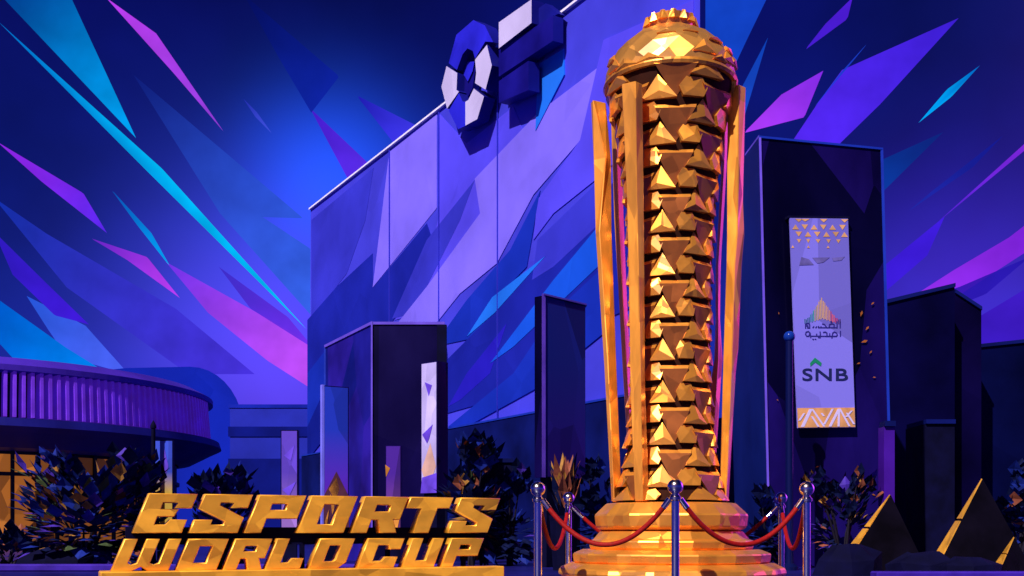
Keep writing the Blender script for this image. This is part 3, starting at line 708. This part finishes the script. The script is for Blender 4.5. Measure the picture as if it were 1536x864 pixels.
# relief
rel = MB()
def plate(pts, peak=None, skirt=.09, mi=0, bev=None):
    """pts = (theta, z, d); a raised plate with a peak point and sides sunk into the core"""
    v = [TP(*p) for p in pts]; n = len(v); i = len(rel.v)
    base = [TP(p[0], p[1], -skirt) for p in pts]
    rel.v += v + base
    if peak:
        rel.v.append(TP(*peak)); k = len(rel.v) - 1
        for j in range(n): rel.f.append([i + j, i + (j + 1) % n, k]); rel.mi.append(mi)
    else:
        rel.f.append([i + j for j in range(n)]); rel.mi.append(mi)
    for j in range(n):
        a, c = i + j, i + (j + 1) % n
        rel.f.append([c, a, a + n, c + n]); rel.mi.append(mi)
dz = .1535; z280 = CH + (798 - 280) * 7.67 / 1600
rj = lambda s: rng.uniform(-s, s)
ZLO, ZHI = zs(752), zs(131)
cl = lambda z: max(ZLO, min(ZHI, z))
pxm = dz / 32
for k in range(-8, 17):
    th0 = 26 if k % 2 == 0 else -19
    for j in range(4):
        th = th0 + 90 * j; z = z280 - k * dz
        h = 34.5 * pxm                              # upright triangle: its foot stands proud, its face leans up
        if z > ZLO + .05 and z - h < ZHI - .04:
            f = 0 if z <= ZHI else (z - ZHI) / h * 17
            pts = [(th - 17, cl(z - h), .020), (th + 17, cl(z - h), .020), (th + f + rj(.5), cl(z), -.018)] + ([(th - f, cl(z), -.018)] if f else [])
            plate(pts, (th + rj(6), cl(z - h * rng.uniform(.55, .8)), .014 + rj(.006)))
        zt_, zb_ = z - 37 * pxm, z - 64 * pxm; c = th - 12.5    # flat hexagon
        if zt_ > ZLO + .05 and zt_ < ZHI:
            zb_ = cl(zb_); zm = (zt_ * .5 + zb_ * .5)
            plate([(c - 10, zb_, .014), (c + 10, zb_, .014), (c + 14, zm, .003), (c + 7.5, zt_, -.008), (c - 7.5, zt_, -.008), (c - 14, zm, .003)], (c + rj(5), zm + rj(.03), .009 + rj(.004)))
        zt_, zb_ = z - 10 * pxm, z - 66 * pxm; c = th - 29      # large hanging triangle leaning down, with a lit bevel on top
        if zb_ > ZLO - .16 and zt_ < ZHI + .12:
            w = 21 if zt_ <= ZHI else 21 * (ZHI - zb_) / (zt_ - zb_); zt_ = cl(zt_)
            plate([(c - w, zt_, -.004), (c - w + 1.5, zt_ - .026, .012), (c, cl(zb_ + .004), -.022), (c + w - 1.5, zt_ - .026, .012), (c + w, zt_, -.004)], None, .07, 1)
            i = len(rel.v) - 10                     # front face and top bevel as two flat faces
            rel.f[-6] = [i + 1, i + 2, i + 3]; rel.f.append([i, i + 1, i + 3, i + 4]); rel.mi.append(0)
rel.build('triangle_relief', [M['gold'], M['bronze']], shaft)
# dome: faceted shell with a ring at its equator
b = MB(); N = 15; rows = [(132, 98.5), (115, 97), (98, 91.5), (80, 79), (64, 61), (54, 44), (48, 32)]
i0 = 0
for ri, (y, w) in enumerate(rows):
    for k in range(N):
        a = 2 * math.pi * (k + .5 * (ri % 2)) / N
        r = w / 200 * (1 + (rj(.006) if 0 < ri < 5 else 0))
        b.v.append(Vector((TX + r * math.sin(a), TY - r * math.cos(a), zs(y) + (rj(.012) if 0 < ri < 5 else 0))))
for ri in range(len(rows) - 1):
    for k in range(N):
        a, c = ri * N + k, ri * N + (k + 1) % N; A2, C2 = a + N, c + N
        if ri % 2 == 0: fs = [[a, c, A2], [c, C2, A2]]
        else: fs = [[a, c, C2], [a, C2, A2]]
        for f in fs: b.f.append(f); b.mi.append(0)
dome = b.build('dome', M['gold_dome'], trophy)
b = MB()
b.lathe((TX, TY), [(.46, zs(136)), (.488, zs(136)), (.500, zs(132)), (.494, zs(128)), (.47, zs(127))], 48); b.build('dome_ring', M['gold'], dome, smooth=False)
# raised chips on the dome
chips = [(22, 100, 11, 22), (38, 112, 8, 12), (-25, 118, 12, 16), (-48, 116, 12, 18), (-64, 108, 9, 18), (52, 104, 9, 18), (70, 96, 9, 20), (-12, 76, 9, 8), (12, 74, 8, 7), (40, 80, 9, 9), (-75, 92, 8, 14), (64, 84, 8, 10)]
for th, y, w, h in chips:
    b = MB()
    def DP(t_, yy, d):
        for (y0, w0), (y1, w1) in zip(rows, rows[1:]):
            if y1 <= yy <= y0: r = (w0 + (w1 - w0) * (y0 - yy) / (y0 - y1)) / 200; break
        else: r = .49
        return Vector((TX + (r + d) * math.sin(R(t_)), TY - (r + d) * math.cos(R(t_)), zs(yy) + d * .5))
    pts = [DP(th - w, min(131, y + 8 + h / 2), .012), DP(th + w, min(131, y + 8 + h / 2), .012), DP(th + rj(3), y + 8 - h / 2, .004)]
    pk = DP(th, y + 8 + h * .15, .020); i = len(b.v); b.v += pts + [pk] + [DP(th - w, min(131, y + 8 + h / 2), -.03), DP(th + w, min(131, y + 8 + h / 2), -.03), DP(th, y + 8 - h / 2, -.03)]
    for f in ([0, 1, 3], [1, 2, 3], [2, 0, 3], [1, 0, 4, 5], [2, 1, 5, 6], [0, 2, 6, 4]): b.f.append([i + q for q in f]); b.mi.append(0)
    b.build('dome_chip', M['gold'], dome)
# crown
b = MB(); zc0, zc1 = zs(52), zs(33); n = 14
ro, ri_ = .185, .145
b.lathe((TX, TY), [(.163, zc0 - .03), (.188, zc1), (.15, zc1), (.14, zc0)], 28)
for k in range(n):
    a = 2 * math.pi * k / n; wv = math.pi / n * .95
    def CP(aa, r, z): return Vector((TX + r * math.sin(aa), TY - r * math.cos(aa), z))
    b.loft([[CP(a - wv, .186, zc1 - .05), CP(a, .215, zc1 - .06), CP(a + wv, .186, zc1 - .05), CP(a, .15, zc1 - .05)],
            [CP(a - wv * .45, .184, zc1 + .012), CP(a, .194, zc1 + .010), CP(a + wv * .45, .184, zc1 + .012), CP(a, .16, zc1 + .012)]])
crown = b.build('crown', M['gold'], trophy)
b = MB(); b.lathe((TX, TY), [(.152, zc1 - .03), (.152, zc1 + .012), (.02, zc1 + .03)], 28); b.build('crown_cap', mat('pale_cap', (.72, .72, .80), .35, .2, noise=4, vary=.1), crown)
# struts
def strut(levels, Y, front=.055, backd=.13):
    b = MB(); rings = []
    for lv_ in levels:
        y, l_, m_, r_ = lv_[:4]; yy = lv_[4] if len(lv_) > 4 else Y
        z = PZ(y, yy)
        rings.append([(PX(l_, yy), yy, z), (PX(m_, yy - front), yy - front, z), (PX(r_, yy), yy, z), (PX((l_ + r_) / 2 + 2, yy + backd), yy + backd, z)])
    b.loft(rings); return b.build('strut', M['gold_long'], trophy, bevel=.006)
strut([(752, 952, 964, 974, 7.66), (580, 945, 961, 968, 7.66), (430, 943, 958, 967, 7.65), (300, 940, 955, 966, 7.6), (126, 932, 953, 964, 7.53)], 7.6)
strut([(752, 917, 921, 933), (550, 906, 912, 925), (350, 893, 899, 918), (240, 890, 909, 917), (154, 886, 889, 909)], 8.02)
strut([(752, 1079, 1089, 1093), (560, 1084, 1097, 1104), (523, 1085, 1098, 1108), (400, 1089, 1102, 1113), (352, 1090, 1106, 1117), (300, 1090, 1107, 1115), (131, 1091, 1108, 1119)], 7.9)
strut([(752, 1056, 1064, 1070), (570, 1066, 1075, 1082), (540, 1071, 1077, 1084), (480, 1073, 1077, 1080), (400, 1073, 1077, 1081), (250, 1082, 1086, 1090), (150, 1080, 1088, 1094)], 8.36)
strut([(752, 946, 952, 960), (560, 934, 940, 946), (450, 928, 934, 941), (330, 921, 928, 936), (150, 915, 922, 930)], 8.36)
# stepped base
def zf(y, w): return CH + (HY - y) * (8 - w / 200 * .95) / 1600
def tier(name, pr, n=16):
    b = MB(); b.lathe((TX, TY), [(w / 200, zf(y, w)) for y, w in pr], n, ph=math.pi / n * .6)
    return b.build(name, M['gold'], trophy, bevel=.008)
tier('base_collar', [(800, 90), (796, 100), (794, 108), (790, 113), (771, 115), (753, 97), (752, 60)])
tier('base_step', [(832, 110), (824, 122), (812, 124), (810, 117), (796, 106), (795, 80)])
tier('base_step', [(850, 130), (847, 146), (833, 148), (826, 133), (825, 100)])
tier('base_step', [(880, 150), (866, 170), (857, 168), (848, 152), (847, 120)])
b = MB(); b.lathe((TX, TY), [(.93, 0), (.93, .10), (.89, .17), (.84, .24), (.7, .25)], 16, ph=.12); b.build('base_plinth', M['gold'], trophy, bevel=.008)

# ---------------------------------------------------------------- stanchions and ropes
posts = {'FL': (PX(807, 7.0), 7.0), 'FM': (PX(1013, 6.67), 6.67), 'FR': (PX(1210, 7.0), 7.0), 'BL': (PX(853, 8.9), 8.9), 'BR': (PX(1172, 8.9), 8.9), 'BM': (PX(1010, 9.4), 9.4)}
lab = {'FL': 'chrome rope post standing nearest to the gold letters', 'FM': 'chrome rope post in front of the middle of the trophy', 'FR': 'chrome rope post front right of the trophy, before the tower',
       'BL': 'dim chrome rope post behind the left side of the trophy base', 'BR': 'dim chrome rope post behind the right side of the trophy base', 'BM': 'chrome rope post hidden behind the trophy'}
GP = 'rope posts round the trophy'
def make_post():
    t = thing('rope_post', (0, 0, 0), '', 'rope post', GP)
    b = MB(); b.lathe((0, 0), [(.16, 0), (.16, .015), (.13, .03), (.04, .045), (.026, .07)], 28); b.build('base', M['chrome'], t, smooth=True)
    b = MB(); b.lathe((0, 0), [(.0255, .05), (.0255, .865)], 20); b.build('post', M['chrome'], t, smooth=True)
    b = MB(); b.lathe((0, 0), [(.025, .86), (.036, .868), (.038, .885), (.030, .895), (.024, .903), (.018, .912)], 20); b.build('collar', M['chrome'], t, smooth=True)
    b = MB(); b.ball((0, 0, .95), .05, 24); b.build('ball', M['chrome'], t, smooth=True)
    return t
proto = make_post()
made = {}
for i, (kk, (x, y)) in enumerate(posts.items()):
    if kk == 'BM': continue
    if i == 0: o = proto
    else:
        o = proto.copy(); COL.objects.link(o)
        for ch in proto.children:
            c = ch.copy(); COL.objects.link(c); c.parent = o
    o.location = (x, y, 0); o['label'] = lab[kk]; made[kk] = o
def rope(a, c, sag, label, za=.875, zc=.875):
    A_ = Vector((*posts[a], za)); C_ = Vector((*posts[c], zc)); d = (C_ - A_).normalized(); A_ += d * .035; C_ -= d * .035
    t = thing('barrier_rope', (A_ + C_) / 2, label, 'rope', 'red ropes hung between the posts')
    pts = []
    for k in range(41):
        f = k / 40; p = A_.lerp(C_, f); p.z -= sag * 4 * f * (1 - f) ; pts.append(p)
    b = MB(); b.tube(pts[1:-1], .0165, 10); b.build('cord', M['rope'], t, smooth=True)
    for seg in (pts[:3], pts[-3:]):
        b = MB(); b.tube(seg, .0195, 10); b.build('end_ferrule', M['chrome'], t, smooth=True)
rope('FL', 'FM', .29, 'dark red rope sagging across the front of the trophy base, left of the middle post')
rope('FM', 'FR', .29, 'dark red rope sagging across the front of the trophy base, right of the middle post')
rope('FL', 'BL', .33, 'red rope on the left side of the trophy running back from the front post')
rope('FR', 'BR', .33, 'red rope on the right side of the trophy running back to the dim post')
rope('BL', 'BR', .45, 'red rope behind the trophy base, mostly hidden')

# ---------------------------------------------------------------- gold letters
SA = R(24); st_ = Vector((math.cos(SA), math.sin(SA), 0))
SP = Plane((PX(160, 11.0), 11.0, 0), st_)
sign = thing('letter_sign', (PX(160, 11.0), 11.0, 0), 'two rows of big golden slanted block letters spelling ESPORTS WORLD CUP on a low plinth', 'sign')
def sq(px): return (SP.at(px, 800) - SP.A).dot(SP.t)
E_ = [[(0, 0), (1, 0), (1, .33), (.66, .33), (.60, .2), (.36, .2), (.36, .42), (.70, .42), (.74, .6), (.36, .6), (.36, .78), (.70, .78), (.66, .64), (1, .64), (1, 1), (0, 1)]]
S__ = [[(0, 0), (1, 0), (1, .40), (.40, .72), (.40, .79), (.70, .79), (.66, .66), (1, .66), (1, 1), (0, 1), (0, .63), (.64, .30), (.64, .2), (.36, .2), (.36, .33), (0, .33)]]
P_ = [[(0, 0), (.34, 0), (.34, .38), (1, .38), (1, 1), (0, 1)], [(.34, .6), (.68, .6), (.68, .78), (.34, .78)]]
O_ = [[(0, 0), (1, 0), (1, 1), (0, 1)], [(.34, .22), (.68, .22), (.68, .78), (.34, .78)]]
R_ = [[(0, 0), (.34, 0), (.34, .36), (.5, .36), (.66, 0), (1.03, 0), (.84, .37), (1, .37), (1, 1), (0, 1)], [(.34, .58), (.68, .58), (.68, .78), (.34, .78)]]
T_ = [[(.36, 0), (.72, 0), (.72, .70), (1, .70), (1, 1), (0, 1), (0, .70), (.36, .70)]]
W_ = [[(0, 0), (.34, 0), (.48, .14), (.64, 0), (1, 0), (1, 1), (.78, 1), (.78, .24), (.70, .18), (.61, .24), (.61, 1), (.39, 1), (.39, .24), (.30, .18), (.22, .24), (.22, 1), (0, 1)]]
L_ = [[(0, 0), (1, 0), (1, .34), (.66, .34), (.60, .2), (.36, .2), (.36, 1), (0, 1)]]
D_ = [[(0, 0), (.82, 0), (1, .2), (1, 1), (0, 1)], [(.34, .22), (.62, .22), (.68, .3), (.68, .78), (.34, .78)]]
C_ = [[(0, 0), (1, 0), (1, .36), (.66, .36), (.60, .22), (.34, .22), (.34, .78), (.64, .78), (.68, .64), (1, .64), (1, 1), (0, 1)]]
U_ = [[(0, 0), (1, 0), (1, 1), (.67, 1), (.67, .22), (.33, .22), (.33, 1), (0, 1)]]
row1 = [('E', E_, 199, 272), ('S', S__, 284, 356), ('P', P_, 367, 437), ('O', O_, 446, 515), ('R', R_, 527, 592), ('T', T_, 596, 660), ('S', S__, 672, 731)]
row2 = [('W', W_, 167, 252), ('O', O_, 264, 324), ('R', R_, 335, 390), ('L', L_, 398, 449), ('D', D_, 463, 515), ('C', C_, 536, 590), ('U', U_, 603, 650), ('P', P_, 662, 710)]
def letter(shape, pa, pb, z0, z1, th=.15):
    s0, s1 = sq(pa), sq(pb); H = z1 - z0
    cu = bpy.data.curves.new('letter', 'CURVE'); cu.dimensions = '2D'; cu.fill_mode = 'BOTH'; cu.extrude = th / 2; cu.bevel_depth = .008; cu.bevel_resolution = 0; cu.offset = -.004
    for lp in shape:
        sp = cu.splines.new('POLY'); sp.points.add(len(lp) - 1); sp.use_cyclic_u = True
        for p, (u, v) in zip(sp.points, lp): p.co = (s0 + u * (s1 - s0) + v * H * .40, z0 + v * H, 0, 1)
    tmp = bpy.data.objects.new('tmp', cu); COL.objects.link(tmp)
    dg = bpy.context.evaluated_depsgraph_get(); me = bpy.data.meshes.new_from_object(tmp.evaluated_get(dg)); bpy.data.objects.remove(tmp)
    for v in me.vertices:
        p = SP.A + SP.t * v.co.x + SP.n * (v.co.z - th / 2); v.co = (p.x, p.y, v.co.y)
    me.materials.clear(); me.materials.append(M['gold_letter'])
    o = bpy.data.objects.new('letter', me); COL.objects.link(o); o.parent = sign; o.matrix_parent_inverse = sign.matrix_basis.inverted()
    return o
Zb2, Zt2, Zb1, Zt1 = PZ(857, 11), PZ(809, 11), PZ(799, 11), PZ(740, 11.1)
for ch, sh, a, c in row1: letter(sh, a, c, Zb1, Zt1)
for ch, sh, a, c in row2: letter(sh, a, c, Zb2, Zt2)
def sbox(b, s0, s1, d0, d1, z0, z1):
    p = [SP.A + SP.t * s_ + SP.n * d0 for s_ in (s0, s1)]
    b.prism([p[0] + Vector((0, 0, z0)), p[1] + Vector((0, 0, z0)), p[1] + Vector((0, 0, z1)), p[0] + Vector((0, 0, z1))], SP.n * (d1 - d0))
b = MB(); sbox(b, sq(150), sq(752), .10, -.32, 0, Zb2 - .002); b.build('plinth', M['gold_letter'], sign, bevel=.012)
b = MB(); sbox(b, sq(190), sq(735), -.152, -.20, Zt2 - .06, Zb1 + .06)
for px in (215, 330, 455, 585, 700): sbox(b, sq(px), sq(px) + .05, -.153, -.199, Zb2, Zt2)
b.build('support_frame', M['stone'], sign)

# ---------------------------------------------------------------- plants
LM = dict(
    dark=mat('leaf_dark', (.003, .006, .045), .6, 0, spec=.08, noise=6, vary=.4), navy=mat('leaf_navy', (.007, .018, .20), .6, 0, spec=.1, noise=6, vary=.4),
    green=mat('leaf_green', (.05, .075, .035), .5, 0, noise=6, vary=.4), viol=mat('leaf_violet', (.045, .02, .30), .5, 0, noise=6, vary=.4),
    gold=mat('leaf_gold', (.34, .16, .035), .5, 0, noise=6, vary=.4), rust=mat('leaf_rust', (.20, .055, .035), .5, 0, noise=6, vary=.4),
    stem=mat('stem', (.006, .004, .015), .7, 0, noise=6, vary=.3))
def leaf(b, p, d, L, w, mi, fold=.25):
    d = d.normalized(); s_ = d.cross(Vector((0, 0, 1)))
    s_ = s_.normalized() if s_.length > .05 else Vector((1, 0, 0)); nrm = s_.cross(d)
    a, tip, mid = p, p + d * L, p + d * L * .45 + nrm * w * fold
    l1, r1 = p + d * L * .5 + s_ * w, p + d * L * .4 - s_ * w
    i = len(b.v); b.v += [a, l1, tip, r1, mid]
    for f in ([0, 1, 4], [1, 2, 4], [2, 3, 4], [3, 0, 4]): b.f.append([i + q for q in f]); b.mi.append(mi)
def bush(label, px, Y, ytop, wpx, n, weights, size, seed, name='shrub', z0=.0, tall=1.0, ybot=None):
    rg = random.Random(seed); x = PX(px, Y); zt = PZ(ytop, Y); rx = wpx * Y / F / 2
    t = thing(name, (x, Y, 0), label, 'shrub', None)
    keys = list(weights); b = MB()
    ends = []
    for k in range(9):
        a = rg.uniform(0, 6.28); r_ = rg.uniform(.2, .75) * rx; ends.append(Vector((x + r_ * math.cos(a), Y + r_ * .6 * math.sin(a), zt * rg.uniform(.18, .85))))
    s_ = MB()
    for e in ends:
        m_ = Vector((x, Y, 0)).lerp(e, .5) + Vector((0, 0, zt * .08)); s_.tube([Vector((x + rg.uniform(-.05, .05), Y + rg.uniform(-.05, .05), 0)), m_, e], [.03, .022, .01], 6)
    s_.build('stem', LM['stem'], t)
    for k in range(n):
        c = rg.choice(ends); rad = rx * .42
        u = Vector((rg.gauss(0, 1), rg.gauss(0, .7), rg.gauss(0, .9))); u = u.normalized() * rad * rg.random() ** .5
        p = c + u
        p.z = max(.06, min(zt, p.z))
        d = (p - Vector((x, Y, zt * .35))).normalized() + Vector((rg.uniform(-.6, .6), rg.uniform(-.8, .2), rg.uniform(-.2, .7)))
        leaf(b, p, d, size * rg.uniform(.6, 1.35), size * rg.uniform(.28, .5), keys.index(rg.choices(keys, [weights[q] for q in keys])[0]))
    b.build('foliage', [LM[q] for q in keys], t, recalc=False)
    return t
wl_ = dict(dark=36, navy=32, green=10, viol=13, gold=7, rust=2)
bush('big dark leafy shrub in front of the lit arena windows, left of the gold letters', 125, 19.2, 688, 190, 560, wl_, .34, 11)
bush('low dark shrub with rusty leaves at the left border', 14, 19.0, 800, 90, 160, dict(dark=60, navy=24, rust=6), .26, 12)
bush('dark shrub with a few pale leaves just left of the small blue and yellow panel', 205, 19.6, 672, 80, 240, dict(dark=45, navy=26, green=8, viol=14, gold=9), .30, 13)
bush('dark shrub behind the second gold letter', 330, 19, 698, 120, 360, dict(dark=55, navy=30, viol=10), .28, 14)
bush('spiky dark shrub with golden tips right of the white panel', 706, 20.5, 640, 90, 300, dict(dark=55, navy=26, green=9, gold=9, rust=5), .34, 15)
bush('low navy shrub behind the last gold letter', 765, 21, 690, 90, 260, dict(dark=60, navy=30, viol=6), .28, 16)
bush('dim shrub with orange leaves at the foot of the tower', 1262, 19.3, 705, 110, 260, dict(dark=60, viol=12, rust=7, gold=4), .22, 17)
bush('dark low shrub between the back rope post and the lamp post', 1150, 19.0, 720, 60, 160, dict(dark=55, navy=35), .26, 18)
bush('dark blue shrub behind the trophy base on the left', 905, 21, 690, 110, 300, dict(dark=60, navy=34), .28, 19)
bush('dark shrub at the right border behind the large pyramid', 1530, 19, 700, 90, 240, dict(dark=60, navy=20, rust=5), .28, 20)

def agave(label, px, Y, yt, n, L, mats, seed, zb, spread=.5):
    rg = random.Random(seed); x = PX(px, Y); t = thing('agave_plant', (x, Y, 0), label, 'plant')
    b = MB()
    for k in range(n):
        a = rg.uniform(0, 6.28); e = rg.uniform(.1, spread)
        d = Vector((math.cos(a) * e, math.sin(a) * e, 1)); leaf(b, Vector((x + math.cos(a) * .08, Y + math.sin(a) * .08, zb + rg.uniform(0, L * .6))), d, L * rg.uniform(.5, 1.0), L * .13, rg.randrange(len(mats)), .5)
    b.build('leaves', [LM[q] for q in mats], t, recalc=False)
    b = MB(); b.lathe((x, Y), [(.20, 0), (.26, zb * .9), (.28, zb), (.22, zb), (.2, zb * .95)], 10); b.build('pot', M['stone'], t)
agave('upright golden brown leafy plant in a dark pot before the dark blue glass panel', 846, 18.6, 620, 46, .75, ['rust', 'gold', 'dark', 'dark', 'rust'], 21, .95, .45)
# ---------------------------------------------------------------- golden pyramids and stones
pyr_dark = mat('pyramid_dark', (.003, .002, .008), .8, 0, spec=.04, facet=1.5, fk=.2, noise=2, vary=.5)  # dark body colour paints the shaded faces of a golden pyramid
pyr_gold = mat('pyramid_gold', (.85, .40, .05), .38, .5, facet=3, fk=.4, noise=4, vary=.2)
def pyramid(label, ap, Y, l_, m_, r_, dy):
    apx = P(ap[0], ap[1], Y)
    yb = HY + F * CH / Y
    A_ = Vector((PX(l_, Y), Y + dy, 0)); B_ = Vector((PX(m_, Y - .35), Y - .35, 0)); C2 = Vector((PX(r_, Y - .05), Y - .05, 0)); D2 = Vector((PX((m_ + r_) / 2, Y), Y + .8, 0))
    t = thing('gold_pyramid', (apx.x, Y, 0), label, 'pyramid', 'dark pyramids with a gold edge')
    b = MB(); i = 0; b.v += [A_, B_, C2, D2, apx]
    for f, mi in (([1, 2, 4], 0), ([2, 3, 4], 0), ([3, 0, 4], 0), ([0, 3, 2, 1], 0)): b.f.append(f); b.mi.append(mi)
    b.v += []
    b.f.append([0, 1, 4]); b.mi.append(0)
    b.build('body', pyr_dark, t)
    # gold plates painting the narrow left face as the lit one
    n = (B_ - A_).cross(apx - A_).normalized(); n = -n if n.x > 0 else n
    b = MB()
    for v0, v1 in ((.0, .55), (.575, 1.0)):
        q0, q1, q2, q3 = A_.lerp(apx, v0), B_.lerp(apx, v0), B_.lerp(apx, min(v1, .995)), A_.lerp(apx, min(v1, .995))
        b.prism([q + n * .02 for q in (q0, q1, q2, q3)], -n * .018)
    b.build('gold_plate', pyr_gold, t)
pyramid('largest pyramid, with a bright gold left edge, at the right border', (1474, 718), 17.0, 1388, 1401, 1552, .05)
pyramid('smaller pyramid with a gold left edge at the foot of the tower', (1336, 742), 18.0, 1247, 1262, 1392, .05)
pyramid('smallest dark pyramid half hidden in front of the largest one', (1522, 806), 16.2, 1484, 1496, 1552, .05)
def stone(label, px, Y, yt, w):
    rg = random.Random(px); x = PX(px, Y); zt = PZ(yt, Y); r = w * Y / F / 2
    b = MB(); b.loft([[(x + r * math.cos(a) * rg.uniform(.8, 1.1), Y + r * .5 * math.sin(a), 0) for a in [k * .785 for k in range(8)]],
                      [(x + r * .9 * math.cos(a) * rg.uniform(.8, 1.1), Y + r * .45 * math.sin(a), zt * rg.uniform(.4, .7)) for a in [k * .785 for k in range(8)]],
                      [(x + r * .4 * math.cos(a), Y + r * .2 * math.sin(a), zt * rg.uniform(.85, 1)) for a in [k * .785 for k in range(8)]]])
    tag(b.build('boulder', M['stone']), label, 'boulder', 'dark boulders at the edge of the plaza')
stone('dark boulder between the two pyramids', 1385, 16.2, 826, 120)
stone('wide dark boulder before the largest pyramid', 1450, 15.9, 833, 110)
stone('dark boulder right of the front right rope post', 1270, 16.4, 812, 110)
stone('dark boulder under the big shrub at the left', 80, 18.8, 822, 130)
